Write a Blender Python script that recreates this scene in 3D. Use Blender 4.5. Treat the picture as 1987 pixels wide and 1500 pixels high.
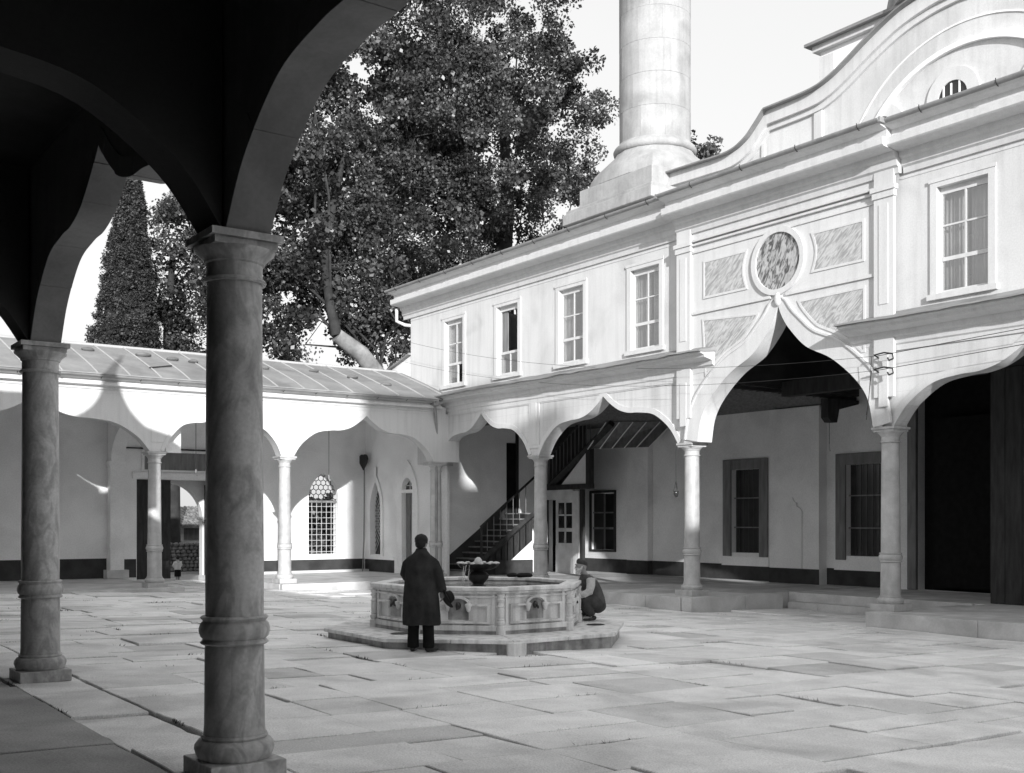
import bpy, bmesh, math, random
import numpy as np
from mathutils import Vector, Matrix, noise
R = math.radians
random.seed(7)
for o in list(bpy.data.objects):
    bpy.data.objects.remove(o)
S = bpy.context.scene
C = S.collection
# ------------------------------------------------------------------ camera
# x = across the courtyard (near arcade -> mosque), y = along the mosque front (towards the far arcade), z = up, metres
cam = bpy.data.objects.new('camera', bpy.data.cameras.new('camera'))
C.objects.link(cam)
cam.location = (0, 0, 1.79)
cam.rotation_euler = (R(90), 0, -math.atan2(.583, .8125))
cam.data.sensor_width = 36
cam.data.lens = 36 * 2150 / 1987
cam.data.shift_y = 262 / 1987
cam.data.clip_start = .05
cam.data.clip_end = 3000
S.camera = cam
# ------------------------------------------------------------------ sky and sun
SUN = Vector((2.65, 6.15, -1.72)).normalized()
W = bpy.data.worlds.new('World')
S.world = W
W.use_nodes = True
nt = W.node_tree
nt.nodes.clear()
sky = nt.nodes.new('ShaderNodeTexSky')
sky.sky_type = 'NISHITA'
sky.sun_disc = False
sky.sun_elevation = math.asin(-SUN.z)
sky.sun_rotation = math.atan2(-SUN.x, -SUN.y)
sky.dust_density = 3.0
sep = nt.nodes.new('ShaderNodeSeparateColor')        # a blue-sensitive plate: the blue of the sky is its grey
bg = nt.nodes.new('ShaderNodeBackground')
bg.inputs['Strength'].default_value = .15
out = nt.nodes.new('ShaderNodeOutputWorld')
nt.links.new(sky.outputs[0], sep.inputs[0])
hz = nt.nodes.new('ShaderNodeMath')                  # thin even haze over the clear-sky model
hz.operation = 'MULTIPLY_ADD'
hz.inputs[1].default_value = .15
hz.inputs[2].default_value = 1.68
nt.links.new(sep.outputs[2], hz.inputs[0])
nt.links.new(hz.outputs[0], bg.inputs['Color'])
nt.links.new(bg.outputs[0], out.inputs[0])
sl = bpy.data.lights.new('sun', 'SUN')
sl.energy = 2.0
sl.angle = R(.55)
so = bpy.data.objects.new('sun', sl)
C.objects.link(so)
so.rotation_euler = SUN.to_track_quat('-Z', 'Y').to_euler()
S.view_settings.view_transform = 'Standard'
S.view_settings.look = 'None'
S.view_settings.exposure = 1.5
S.view_settings.gamma = 1
S.view_settings.use_curve_mapping = False

# ------------------------------------------------------------------ materials
def mat(name, col, var=.15, scale=1.5, rough=.8, bump=.15, bscale=40., stretch=(1, 1, 1), attr=None, streak=0, vein=0, spec=.3, grain=.06, metal=0, island=0, stain=0, brush=None, seam=0):
    m = bpy.data.materials.new(name)
    m.use_nodes = True
    n = m.node_tree.nodes
    L = m.node_tree.links
    b = n['Principled BSDF']
    b.inputs['Roughness'].default_value = rough
    b.inputs['Metallic'].default_value = metal
    b.inputs['Specular IOR Level'].default_value = spec
    geo = n.new('ShaderNodeNewGeometry')
    mp = n.new('ShaderNodeMapping')
    mp.inputs['Scale'].default_value = stretch
    L.new(geo.outputs['Position'], mp.inputs['Vector'])
    def noi(sc, det=5, src=None, dist=0):
        t = n.new('ShaderNodeTexNoise')
        t.inputs['Scale'].default_value = sc
        t.inputs['Detail'].default_value = det
        t.inputs['Distortion'].default_value = dist
        L.new(src or mp.outputs[0], t.inputs['Vector'])
        return t.outputs['Fac']
    def rng(src, a, c, lo=.3, hi=.7):
        r = n.new('ShaderNodeMapRange')
        r.inputs['From Min'].default_value = lo
        r.inputs['From Max'].default_value = hi
        r.inputs['To Min'].default_value = a
        r.inputs['To Max'].default_value = c
        L.new(src, r.inputs['Value'])
        return r.outputs[0]
    def mul(a, c):
        k = n.new('ShaderNodeMath')
        k.operation = 'MULTIPLY'
        L.new(a, k.inputs[0])
        if isinstance(c, float):
            k.inputs[1].default_value = c
        else:
            L.new(c, k.inputs[1])
        return k.outputs[0]
    v = mul(rng(noi(scale), 1 - var, 1 + var), float(col))
    v = mul(v, rng(noi(bscale * 1.7, 3), 1 - grain, 1 + grain))
    if streak:
        m2 = n.new('ShaderNodeMapping')
        m2.inputs['Scale'].default_value = (5, 5, .35)
        L.new(geo.outputs['Position'], m2.inputs['Vector'])
        v = mul(v, rng(noi(1.3, 4, m2.outputs[0]), 1 - streak, 1.0, .3, .55))
    if vein:
        m3 = n.new('ShaderNodeMapping')
        m3.inputs['Scale'].default_value = (1, 1, .45)
        m3.inputs['Rotation'].default_value = (.5, .4, .2)
        L.new(geo.outputs['Position'], m3.inputs['Vector'])
        f = noi(4.5, 8, m3.outputs[0], 1.6)
        a = n.new('ShaderNodeMath')
        a.operation = 'SUBTRACT'
        L.new(f, a.inputs[0])
        a.inputs[1].default_value = .5
        ab = n.new('ShaderNodeMath')
        ab.operation = 'ABSOLUTE'
        L.new(a.outputs[0], ab.inputs[0])
        v = mul(v, rng(ab.outputs[0], 1 - vein, 1.0, 0, .09))
    if stain:
        v = mul(v, rng(noi(.55, 7, None, .8), 1 - stain, 1.0, .36, .5))
    if seam:                                             # faint butt joints of the boarding
        sz = n.new('ShaderNodeSeparateXYZ')
        L.new(geo.outputs['Position'], sz.inputs[0])
        pp_ = n.new('ShaderNodeMath')
        pp_.operation = 'PINGPONG'
        L.new(sz.outputs[2], pp_.inputs[0])
        pp_.inputs[1].default_value = seam / 2
        v = mul(v, rng(pp_.outputs[0], .80, 1.0, 0, .006))
    if brush:
        m4 = n.new('ShaderNodeMapping')
        m4.inputs['Rotation'].default_value = (brush[0], 0, 0)
        m4.vector_type = 'TEXTURE'
        m4.inputs['Scale'].default_value = (brush[5] if len(brush) > 5 else 1, 1 / brush[1], 1 / brush[2])
        L.new(geo.outputs['Position'], m4.inputs['Vector'])
        v = mul(v, rng(noi(1.0, 8, m4.outputs[0], 1.6), brush[3], brush[4], .40, .56))
    if attr:
        at = n.new('ShaderNodeAttribute')
        at.attribute_name = attr
        v = mul(v, at.outputs['Fac'])
    if island:
        v = mul(v, rng(geo.outputs['Random Per Island'], 1 - island, 1 + island, 0, 1))
    cb = n.new('ShaderNodeCombineColor')
    for i in range(3):
        L.new(v, cb.inputs[i])
    L.new(cb.outputs[0], b.inputs['Base Color'])
    if bump:
        bp = n.new('ShaderNodeBump')
        bp.inputs['Strength'].default_value = bump
        bp.inputs['Distance'].default_value = .02
        L.new(noi(bscale, 6), bp.inputs['Height'])
        L.new(bp.outputs[0], b.inputs['Normal'])
    return m

M = dict(
    plaster=mat('plaster', .66, .06, .7, .9, .15, 18, streak=.09, stain=.13),
    paint=mat('white_painted_timber', .66, .05, .8, .6, .05, 25, streak=.10),
    boards=mat('painted_boarding', .66, .06, .9, .6, .05, 25, streak=.16, stain=.07, seam=.30),
    inner=mat('gallery_plaster', .88, .07, .9, .9, .15, 14, stain=.10),
    shadelining=mat('shade_dark_lining', .05, .2, .8, .9, .15, 20),  # near gallery lining: its deep shade is put into the base colour
    dado=mat('dark_dado_paint', .045, .35, 2.5, .8, .1, 30),
    marble=mat('grey_marble', .50, .14, 5, .45, .1, 25, streak=.16, stain=.15),
    marble_f=mat('worn_marble', .84, .08, 2.6, .5, .12, 25, stain=.22, streak=.40),
    archstone=mat('shaded_arch_stone', .24, .18, 1.4, .6, .12, 18, stain=.3, streak=.12),  # arch marble darkened, so the gallery's shade sits in its colour
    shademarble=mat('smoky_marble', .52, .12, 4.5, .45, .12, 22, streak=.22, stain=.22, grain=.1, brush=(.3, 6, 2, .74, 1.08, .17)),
    panelmarble=mat('veined_marble_panel', .50, .06, 2.5, .5, .03, 30, brush=(.85, 16, 3, .66, 1.10)),
    darkmarble=mat('dark_veined_marble', .30, .15, 5, .5, .03, 30, brush=(.45, 11, 4, .3, 1.5)),
    slab=mat('paving_stone', .84, .09, 2.6, .8, .35, 45, attr='tone', stain=.24, grain=.20),
    bed=mat('joint_soil', .03, .4, 4, .95, .3, 20),
    kerb=mat('kerb_stone', .58, .16, 2, .8, .2, 18, attr=None, stain=.2, island=.12),
    lead=mat('lead_sheet', .25, .18, 1.2, .6, .35, 5, spec=.4, stain=.2),
    leadroll=mat('lead_roll', .40, .10, 1.5, .5, .1, 12, spec=.5),
    zinc=mat('zinc_gutter', .28, .2, 2.5, .5, .08, 20, spec=.5),
    darkwood=mat('dark_timber', .035, .4, 3, .7, .15, 12, stretch=(3, 3, .6)),
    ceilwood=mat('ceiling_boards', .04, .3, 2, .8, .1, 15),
    greywood=mat('weathered_timber', .20, .25, 3, .8, .15, 20, stretch=(3, 3, .5)),
    curtain=mat('curtain', .66, .15, 3, .9, .1, 20),
    darkglass=mat('dark_glass', .03, .3, 2, .15, 0, 20, spec=.5),
    iron=mat('iron', .03, .3, 5, .6, .1, 40),
    lightiron=mat('pale_painted_iron', .55, .15, 5, .6, .05, 40),
    stone=mat('minaret_stone', .42, .12, 1.5, .85, .3, 10, stain=.2, streak=.12, island=.07),
    rubble=mat('rubble_stone', .14, .3, 3, .9, .4, 12, island=.55),
    tile=mat('roof_tile', .22, .3, 3, .85, .3, 14, island=.4),
    earth=mat('earth', .25, .3, .6, .95, .4, 8),
    bark=mat('bark', .035, .4, 2.5, .9, .6, 7),
    palebark=mat('pale_plane_bark', .26, .35, 2.2, .85, .3, 6),
    coat=mat('dark_wool', .036, .35, 6, .95, .2, 60, spec=.1),
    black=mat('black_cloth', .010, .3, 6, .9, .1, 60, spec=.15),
    felt=mat('black_felt', .012, .3, 6, .8, .1, 60, spec=.2),
    skin=mat('skin', .30, .08, 9, .55, .08, 60),
    shirt=mat('pale_striped_shirt', .50, .15, 12, .9, .2, 30),
    vest=mat('grey_waistcoat', .085, .25, 12, .9, .2, 60),
    trouser=mat('charcoal_trousers', .055, .3, 10, .9, .25, 40),
    cap=mat('knitted_cap', .06, .3, 20, .95, .3, 60),
    beard=mat('white_beard', .62, .15, 60, .9, .6, 80),
    hair=mat('dark_hair', .015, .3, 60, .7, .5, 90),
    leather=mat('leather', .015, .3, 9, .4, .1, 50, spec=.5),
    cloth=mat('white_cloth', .62, .15, 3, .9, .2, 30),
    wetstone=mat('wet_dark_stone', .035, .4, 5, .3, .2, 25, spec=.6),
    stainstone=mat('water_stained_marble', .34, .35, 6, .4, .1, 25, streak=.5),
    weed=mat('dry_weed', .05, .4, 20, .9, 0, 30),
    foammarble=mat('scalloped_marble', .6, .12, 5, .4, .1, 30),
)
def leafmat(name, col, tr=.25, isl=.45, rough=.45):
    m = bpy.data.materials.new(name)
    m.use_nodes = True
    n = m.node_tree.nodes
    L = m.node_tree.links
    b = n['Principled BSDF']
    b.inputs['Roughness'].default_value = rough
    b.inputs['Specular IOR Level'].default_value = .55
    geo = n.new('ShaderNodeNewGeometry')
    r = n.new('ShaderNodeMapRange')
    r.inputs['To Min'].default_value = col * (1 - isl)
    r.inputs['To Max'].default_value = col * (1 + isl)
    L.new(geo.outputs['Random Per Island'], r.inputs['Value'])
    at = n.new('ShaderNodeAttribute')
    at.attribute_name = 'tone'
    k = n.new('ShaderNodeMath')
    k.operation = 'MULTIPLY'
    L.new(r.outputs[0], k.inputs[0])
    if name != 'cypress_core':
        L.new(at.outputs['Fac'], k.inputs[1])
    else:
        k.inputs[1].default_value = 1
    cb = n.new('ShaderNodeCombineColor')
    for i in range(3):
        L.new(k.outputs[0], cb.inputs[i])
    L.new(cb.outputs[0], b.inputs['Base Color'])
    t = n.new('ShaderNodeBsdfTranslucent')
    L.new(cb.outputs[0], t.inputs['Color'])
    mx = n.new('ShaderNodeMixShader')
    mx.inputs[0].default_value = tr
    L.new(b.outputs[0], mx.inputs[1])
    L.new(t.outputs[0], mx.inputs[2])
    L.new(mx.outputs[0], n['Material Output'].inputs[0])
    return m
M['leaf'] = leafmat('plane_leaf', .064, .18, .6, .38)
M['leafpale'] = leafmat('pale_leaf', .09)
M['cypressleaf'] = leafmat('cypress_leaf', .050, .1, .5, .7)
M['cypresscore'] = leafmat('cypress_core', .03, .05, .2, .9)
wm = bpy.data.materials.new('water')
wm.use_nodes = True
wb = wm.node_tree.nodes['Principled BSDF']
wb.inputs['Base Color'].default_value = (.05, .05, .05, 1)
wb.inputs['Roughness'].default_value = .06
wn = wm.node_tree.nodes.new('ShaderNodeTexNoise')
wn.inputs['Scale'].default_value = 9
wg = wm.node_tree.nodes.new('ShaderNodeNewGeometry')
wp = wm.node_tree.nodes.new('ShaderNodeBump')
wp.inputs['Strength'].default_value = .6
wp.inputs['Distance'].default_value = .05
wm.node_tree.links.new(wg.outputs['Position'], wn.inputs['Vector'])
wm.node_tree.links.new(wn.outputs['Fac'], wp.inputs['Height'])
wm.node_tree.links.new(wp.outputs[0], wb.inputs['Normal'])
M['water'] = wm
gm = bpy.data.materials.new('old_window_glass')
gm.use_nodes = True
gn = gm.node_tree.nodes
gn.clear()
g1 = gn.new('ShaderNodeBsdfTransparent')
g1.inputs[0].default_value = (.82, .82, .82, 1)
g2 = gn.new('ShaderNodeBsdfGlossy')
g2.inputs['Roughness'].default_value = .04
g2.inputs['Color'].default_value = (.8, .8, .8, 1)
g3 = gn.new('ShaderNodeMixShader')
g3.inputs[0].default_value = .22
g4 = gn.new('ShaderNodeOutputMaterial')
g5 = gn.new('ShaderNodeBump')
g5.inputs['Strength'].default_value = .15
g6 = gn.new('ShaderNodeTexNoise')
g6.inputs['Scale'].default_value = 3
g7 = gn.new('ShaderNodeNewGeometry')
gl_ = gm.node_tree.links
gl_.new(g7.outputs['Position'], g6.inputs['Vector'])
gl_.new(g6.outputs['Fac'], g5.inputs['Height'])
gl_.new(g5.outputs[0], g2.inputs['Normal'])
gl_.new(g1.outputs[0], g3.inputs[1])
gl_.new(g2.outputs[0], g3.inputs[2])
gl_.new(g3.outputs[0], g4.inputs[0])
M['glass'] = gm
dm = bpy.data.materials.new('falling_water')
dm.use_nodes = True
db = dm.node_tree.nodes['Principled BSDF']
db.inputs['Base Color'].default_value = (.9, .9, .9, 1)
db.inputs['Roughness'].default_value = .1
db.inputs['Transmission Weight'].default_value = .5
M['spray'] = dm

# ------------------------------------------------------------------ mesh helpers
class MB:
    def __init__(s):
        s.v = []
        s.f = []
    def add(s, vs, fs):
        k = len(s.v)
        s.v += [tuple(p) for p in vs]
        s.f += [tuple(i + k for i in q) for q in fs]
        return s
    def box(s, x0, x1, y0, y1, z0, z1):
        return s.add([(x0, y0, z0), (x1, y0, z0), (x1, y1, z0), (x0, y1, z0), (x0, y0, z1), (x1, y0, z1), (x1, y1, z1), (x0, y1, z1)],
                     [(3, 2, 1, 0), (4, 5, 6, 7), (0, 1, 5, 4), (1, 2, 6, 5), (2, 3, 7, 6), (3, 0, 4, 7)])
    def prism(s, poly, axis, a, b):
        n = len(poly)
        f = {'x': lambda p, t: (t, p[0], p[1]), 'y': lambda p, t: (p[0], t, p[1]), 'z': lambda p, t: (p[0], p[1], t)}[axis]
        return s.add([f(p, a) for p in poly] + [f(p, b) for p in poly],
                     [tuple(range(n - 1, -1, -1)), tuple(range(n, 2 * n))] + [(i, (i + 1) % n, n + (i + 1) % n, n + i) for i in range(n)])
    def strip(s, A, B, axis, a, b):
        """solid between two polylines A (inner) and B (outer), extruded a..b"""
        f = {'x': lambda p, t: (t, p[0], p[1]), 'y': lambda p, t: (p[0], t, p[1])}[axis]
        n = len(A)
        vs = [f(p, a) for p in A] + [f(p, a) for p in B] + [f(p, b) for p in A] + [f(p, b) for p in B]
        fs = []
        for i in range(n - 1):
            fs += [(i, i + 1, n + i + 1, n + i), (2 * n + i, 3 * n + i, 3 * n + i + 1, 2 * n + i + 1), (i, 2 * n + i, 2 * n + i + 1, i + 1), (n + i, n + i + 1, 3 * n + i + 1, 3 * n + i)]
        fs += [(0, n, 3 * n, 2 * n), (n - 1, 3 * n - 1, 4 * n - 1, 2 * n - 1)]
        return s.add(vs, fs)
    def lathe(s, prof, cx=0, cy=0, n=28, a0=0, a1=2 * math.pi, sx=1, sy=1, amp=0, lobes=0):
        full = abs(a1 - a0 - 2 * math.pi) < 1e-6
        k = n if full else n + 1
        vs = []
        for r, z in prof:
            for i in range(k):
                a = a0 + (a1 - a0) * i / n
                rr = r * (1 + amp * abs(math.sin(a * lobes / 2))) if amp else r
                vs.append((cx + rr * math.cos(a) * sx, cy + rr * math.sin(a) * sy, z))
        fs = []
        for j in range(len(prof) - 1):
            for i in range(n):
                i2 = (i + 1) % k
                fs.append((j * k + i, j * k + i2, (j + 1) * k + i2, (j + 1) * k + i))
        if full:
            fs.append(tuple(range(k - 1, -1, -1)))
            fs.append(tuple((len(prof) - 1) * k + i for i in range(k)))
        return s.add(vs, fs)
    def loft(s, rings, cap=True):
        n = len(rings[0])
        vs = [p for r in rings for p in r]
        fs = []
        for j in range(len(rings) - 1):
            for i in range(n):
                i2 = (i + 1) % n
                fs.append((j * n + i, j * n + i2, (j + 1) * n + i2, (j + 1) * n + i))
        if cap:
            fs.append(tuple(range(n - 1, -1, -1)))
            fs.append(tuple((len(rings) - 1) * n + i for i in range(n)))
        return s.add(vs, fs)
    def tube(s, path, rad, n=8, flat=1.0):
        P = [Vector(p) for p in path]
        if not isinstance(rad, (list, tuple)):
            rad = [rad] * len(P)
        rings = []
        up = None
        for i, p in enumerate(P):
            t = (P[min(i + 1, len(P) - 1)] - P[max(i - 1, 0)]).normalized()
            if up is None:
                up = t.orthogonal().normalized()
                if abs(t.z) < .9:
                    up = (Vector((0, 0, 1)) - t * t.z).normalized()
            up = (up - t * up.dot(t)).normalized()
            w = t.cross(up)
            rings.append([p + (up * math.cos(a) * flat + w * math.sin(a)) * rad[i] for a in [2 * math.pi * k / n for k in range(n)]])
        return s.loft(rings)
    def ell(s, c, r, n=16, m=10, rot=None):
        vs = []
        for j in range(m + 1):
            th = math.pi * j / m
            for i in range(n):
                a = 2 * math.pi * i / n
                p = Vector((r[0] * math.sin(th) * math.cos(a), r[1] * math.sin(th) * math.sin(a), r[2] * math.cos(th)))
                if rot:
                    p = rot @ p
                vs.append((p.x + c[0], p.y + c[1], p.z + c[2]))
        fs = []
        for j in range(m):
            for i in range(n):
                i2 = (i + 1) % n
                fs.append((j * n + i, (j + 1) * n + i, (j + 1) * n + i2, j * n + i2))
        return s.add(vs, fs)
    def mesh(s, name, smooth=0):
        me = bpy.data.meshes.new(name)
        me.from_pydata(s.v, [], s.f)
        bm = bmesh.new()
        bm.from_mesh(me)
        bmesh.ops.recalc_face_normals(bm, faces=bm.faces)
        bm.to_mesh(me)
        bm.free()
        if smooth:
            me.shade_smooth()
            me.set_sharp_from_angle(angle=R(smooth))
        return me
    def build(s, name, m, parent=None, smooth=0, bevel=0, loc=None):
        return link(name, s.mesh(name, smooth), m, parent, loc, bevel)

def link(name, me, m, parent=None, loc=None, bevel=0):
    o = bpy.data.objects.new(name, me)
    C.objects.link(o)
    if m is not None and not me.materials:
        me.materials.append(M[m] if isinstance(m, str) else m)
    if loc:
        o.location = loc
    if parent:
        o.parent = parent
        o.matrix_parent_inverse = Matrix.Translation(-wloc(parent))
    if bevel:
        b = o.modifiers.new('bevel', 'BEVEL')
        b.width = bevel
        b.segments = 2
        b.limit_method = 'ANGLE'
    return o
def wloc(o):
    # all parenting here is pure translation with inverse, so an object's own location is its world location
    return Vector(o.location)
def tag(o, label=None, cat=None, group=None, kind=None):
    if label:
        o['label'] = label
    if cat:
        o['category'] = cat
    if group:
        o['group'] = group
    if kind:
        o['kind'] = kind
    return o
def thing(name, loc, label, cat, group=None):
    o = bpy.data.objects.new(name, None)
    o.empty_display_size = .2
    C.objects.link(o)
    o.location = loc
    return tag(o, label, cat, group)
def bx(name, m, parent, x0, x1, y0, y1, z0, z1, bevel=0):
    return MB().box(x0, x1, y0, y1, z0, z1).build(name, m, parent, bevel=bevel)
def remesh(mb, voxel, it=4, fac=.5):
    """one continuous skin over overlapping volumes"""
    me = mb.mesh('tmp')
    o = bpy.data.objects.new('tmp', me)
    C.objects.link(o)
    r = o.modifiers.new('r', 'REMESH')
    r.mode = 'VOXEL'
    r.voxel_size = voxel
    k = o.modifiers.new('s', 'SMOOTH')
    k.factor = fac
    k.iterations = it
    dg = bpy.context.evaluated_depsgraph_get()
    me2 = bpy.data.meshes.new_from_object(o.evaluated_get(dg))
    bpy.data.objects.remove(o)
    me2.materials.clear()
    me2.shade_smooth()
    return me2
def spline(pts, n=6):
    """Catmull-Rom through 2-d points"""
    P = [pts[0]] + list(pts) + [pts[-1]]
    o = []
    for i in range(1, len(P) - 2):
        p0, p1, p2, p3 = P[i - 1], P[i], P[i + 1], P[i + 2]
        for k in range(n):
            t = k / n
            o.append(tuple(.5 * (2 * p1[j] + (p2[j] - p0[j]) * t + (2 * p0[j] - 5 * p1[j] + 4 * p2[j] - p3[j]) * t * t + (3 * p1[j] - p0[j] - 3 * p2[j] + p3[j]) * t ** 3) for j in range(2)))
    o.append(tuple(pts[-1]))
    return o
OG = spline([(0, 0), (.11, .29), (.30, .545), (.50, .62), (.64, .635), (.78, .71), (.91, .86), (1, 1)])
OGB = spline([(0, 0), (.05, .2), (.18, .36), (.42, .53), (.685, .645), (.86, .79), (.946, .893), (1, 1)])
def ogee(a, b, zs, rise, prof=OG):
    """arch curve from a to b (along the wall), springing at zs"""
    m = (a + b) / 2
    h = m - a
    L = [(a + t * h, zs + q * rise) for t, q in prof]
    return L + [(b - t * h, zs + q * rise) for t, q in reversed(prof[:-1])]
def offs(curve, d):
    """offset a polyline to its left by d"""
    o = []
    n = len(curve)
    for i in range(n):
        a = Vector(curve[max(i - 1, 0)])
        c = Vector(curve[min(i + 1, n - 1)])
        t = (c - a).normalized()
        o.append((curve[i][0] - t.y * d, curve[i][1] + t.x * d))
    return o
def offv(curve, dm, da):
    """offset that narrows from dm at the springing to da at the apex"""
    n = len(curve)
    o = []
    for i in range(n):
        a = Vector(curve[max(i - 1, 0)])
        c = Vector(curve[min(i + 1, n - 1)])
        t = (c - a).normalized()
        q = 1 - abs(2 * i / (n - 1) - 1)
        d = dm + (da - dm) * q ** 3
        o.append((curve[i][0] - t.y * d, curve[i][1] + t.x * d))
    return o
def gz(x):
    return -.0255 * (x - 3.05)

# ------------------------------------------------------------------ columns
def column(parent, x, y, zf, m, ab=.52, pl=.55, ph=.13, r0=.205, r1=.19, zt=3.79, ring=1.03):
    zb = zf + ph
    zl = zb + .14
    sh = MB().lathe([(r0 + .012, zl - .01), (r0 + .004, zl + .10), (r0, ring - .14), (r0 - .005, ring - .08), (r0 - .005, ring + .08), (r1 + .012, ring + .5), (r1 + .004, zt - .9), (r1, zt - .30)], x, y, 32)
    for i, v in enumerate(sh.v):
        q = 1 + .012 * noise.noise(Vector((v[0] * 3, v[1] * 3, v[2] * 2)))
        sh.v[i] = (x + (v[0] - x) * q, y + (v[1] - y) * q, v[2])
    c = sh.build('column', m, parent, 40)
    c.location = (0, 0, 0)
    MB().lathe([(r0, ring - .10), (r0 + .018, ring - .10), (r0 + .032, ring - .088), (r0 + .018, ring - .072), (r0 + .012, ring - .062), (r0 + .030, ring - .045), (r0 + .040, ring - .01), (r0 + .040, ring + .012), (r0 + .030, ring + .045), (r0 + .012, ring + .062), (r0 + .018, ring + .072), (r0 + .032, ring + .088), (r0 + .018, ring + .10), (r0, ring + .10)], x, y, 32).build('ring_moulding', m, c, 50)
    k = MB().lathe([(r1, zt - .33), (r1 + .025, zt - .33), (r1 + .032, zt - .315), (r1 + .022, zt - .30), (r1 + .004, zt - .295), (r1 + .004, zt - .20), (r1 + .02, zt - .19), (r1 + .022, zt - .175), (r1 + .045, zt - .15), (r1 + .085, zt - .115), (r1 + .09, zt - .10)], x, y, 32)
    h = ab / 2
    k.box(x - h + .03, x + h - .03, y - h + .03, y + h - .03, zt - .10, zt - .052)
    k.box(x - h, x + h, y - h, y + h, zt - .05, zt - .001)
    k.build('capital', m, c, 45)
    MB().lathe([(r0, zl + .03), (r0 + .02, zl + .03), (r0 + .028, zl + .015), (r0 + .02, zl), (r0 + .045, zl - .01), (r0 + .068, zl - .04), (r0 + .072, zl - .07), (r0 + .062, zl - .105), (r0 + .045, zb)], x, y, 32).build('base', m, c, 50)
    h = pl / 2
    bx('plinth', m, c, x - h, x + h, y - h, y + h, zf, zb - .001, .01)
    return c

# ================================================================== THE SETTING
# ground, courtyard bed, lane beyond the gate
def sheet(name, x0, x1, y0, y1, zf, m, n=1):
    vs = [(x0, y0, zf(x0)), (x1, y0, zf(x1)), (x1, y1, zf(x1)), (x0, y1, zf(x0))]
    return tag(MB().add(vs, [(0, 1, 2, 3)]).build(name, m), kind='structure')
sheet('ground', -600, 600, -600, 900, lambda x: -.95, 'earth')
yard = sheet('courtyard', -3.2, 24.5, -16, 38.4, lambda x: gz(x) - .06, 'bed')
sheet('lane', 0, 24, 38.42, 62, lambda x: -.50, 'earth')

# paving: courses running across the yard, every slab its own piece
FC = (10.59, 15.75)
def octv(r, k, c=FC):
    a = R(-112.5 + 45 * k)
    return (c[0] + r * math.cos(a), c[1] + r * math.sin(a))
slabs = []
rng_ = random.Random(3)
def ashlar(x0, x1, y0, y1):
    w, h = x1 - x0, y1 - y0
    if (w < 2.1 and h < 1.25 and (w * h < 1.5 or rng_.random() < .2)) or (w < .9 and h < 1.6) or (h < .75 and w < 2.3):
        slabs.append((x0, x1, y0, y1))
        return
    if w / 1.45 > h:
        c = x0 + w * rng_.uniform(.34, .66)
        ashlar(x0, c, y0, y1)
        ashlar(c, x1, y0, y1)
    else:
        c = y0 + h * rng_.uniform(.34, .66)
        ashlar(x0, x1, y0, c)
        ashlar(x0, x1, c, y1)
ashlar(3.36, 19.5, -2.6, 31.2)
ashlar(19.5, 23.0, 14.55, 19.6)
x = 10.95
for x0 in (10.9, 12.1, 13.0):                       # through the gate
    yy = 31.25
    while yy < 38.2:
        l = rng_.uniform(.8, 1.5)
        slabs.append((x0, x0 + (1.2 if x0 < 11 else .9 if x0 < 13 else .75), yy, min(yy + l, 38.3)))
        yy += l
yy = -2.6                                            # border course and gallery floor by the near arcade
while yy < 30:
    l = rng_.uniform(1.1, 2.0)
    slabs.append((2.62, 3.345, yy, yy + l))
    yy += l
for k, x0 in enumerate((-.6, .55, 1.6)):
    yy = -2.6 + k * .4
    while yy < 30:
        l = rng_.uniform(.9, 1.7)
        slabs.append((x0, x0 + (1.14 if k == 0 else 1.04 if k == 1 else 1.01), yy, yy + l))
        yy += l
def slabmesh(mb, tones, s):
    x0, x1, y0, y1 = s
    g = rng_.choice((.0015, .002, .003, .003, .004, .006, .008, .012))
    x0 += g
    x1 -= g
    y0 += g
    y1 -= g
    dz = rng_.gauss(0, .006) - (rng_.uniform(.012, .032) if rng_.random() < .16 else 0)
    ax = rng_.gauss(0, .0055)
    ay = rng_.gauss(0, .008)
    cx, cy = (x0 + x1) / 2, (y0 + y1) / 2
    e = .008
    j = lambda: rng_.uniform(-.006, .006)
    def z(px, py, d):
        return gz(px) + dz + ax * (px - cx) + ay * (py - cy) - d
    cs = []
    crn = [(x0, y0), (x1, y0), (x1, y1), (x0, y1)]
    for q in range(4):
        (ax_, ay_), (bx_, by_) = crn[q], crn[(q + 1) % 4]
        nn_ = max(2, int(math.hypot(bx_ - ax_, by_ - ay_) / .22))
        ox, oy = (0, 1) if q == 0 else (-1, 0) if q == 1 else (0, -1) if q == 2 else (1, 0)
        for r_ in range(nn_):
            u_ = r_ / nn_
            px, py = ax_ + (bx_ - ax_) * u_, ay_ + (by_ - ay_) * u_
            d_ = abs(rng_.gauss(0, .004)) + (rng_.uniform(.01, .03) if rng_.random() < .05 else 0)
            if r_ == 0:
                px += (cx - px) * d_
                py += (cy - py) * d_
            else:
                px += ox * d_
                py += oy * d_
            cs.append((px, py))
    ns = len(cs)
    ins = [(cx + (px - cx) * (1 - e * 2 / (x1 - x0)), cy + (py - cy) * (1 - e * 2 / (y1 - y0))) for px, py in cs]
    vs = [(px, py, z(px, py, 0)) for px, py in ins] + [(px, py, z(px, py, .007)) for px, py in cs] + [(px, py, z(px, py, .07)) for px, py in cs]
    fs = [tuple(range(ns))]
    for a in (0, ns):
        for i in range(ns):
            i2 = (i + 1) % ns
            fs.append((a + i, a + ns + i, a + ns + i2, a + i2))
    t = min(1.14, max(.72, rng_.gauss(1, .05)))
    if rng_.random() < .07:
        t *= rng_.uniform(.70, .88)
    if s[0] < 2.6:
        t *= .46  # gallery floor slabs: shade put into their tone
    mb.add(vs, fs)
    tones += [t] * (3 * ns)
    return mb
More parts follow.
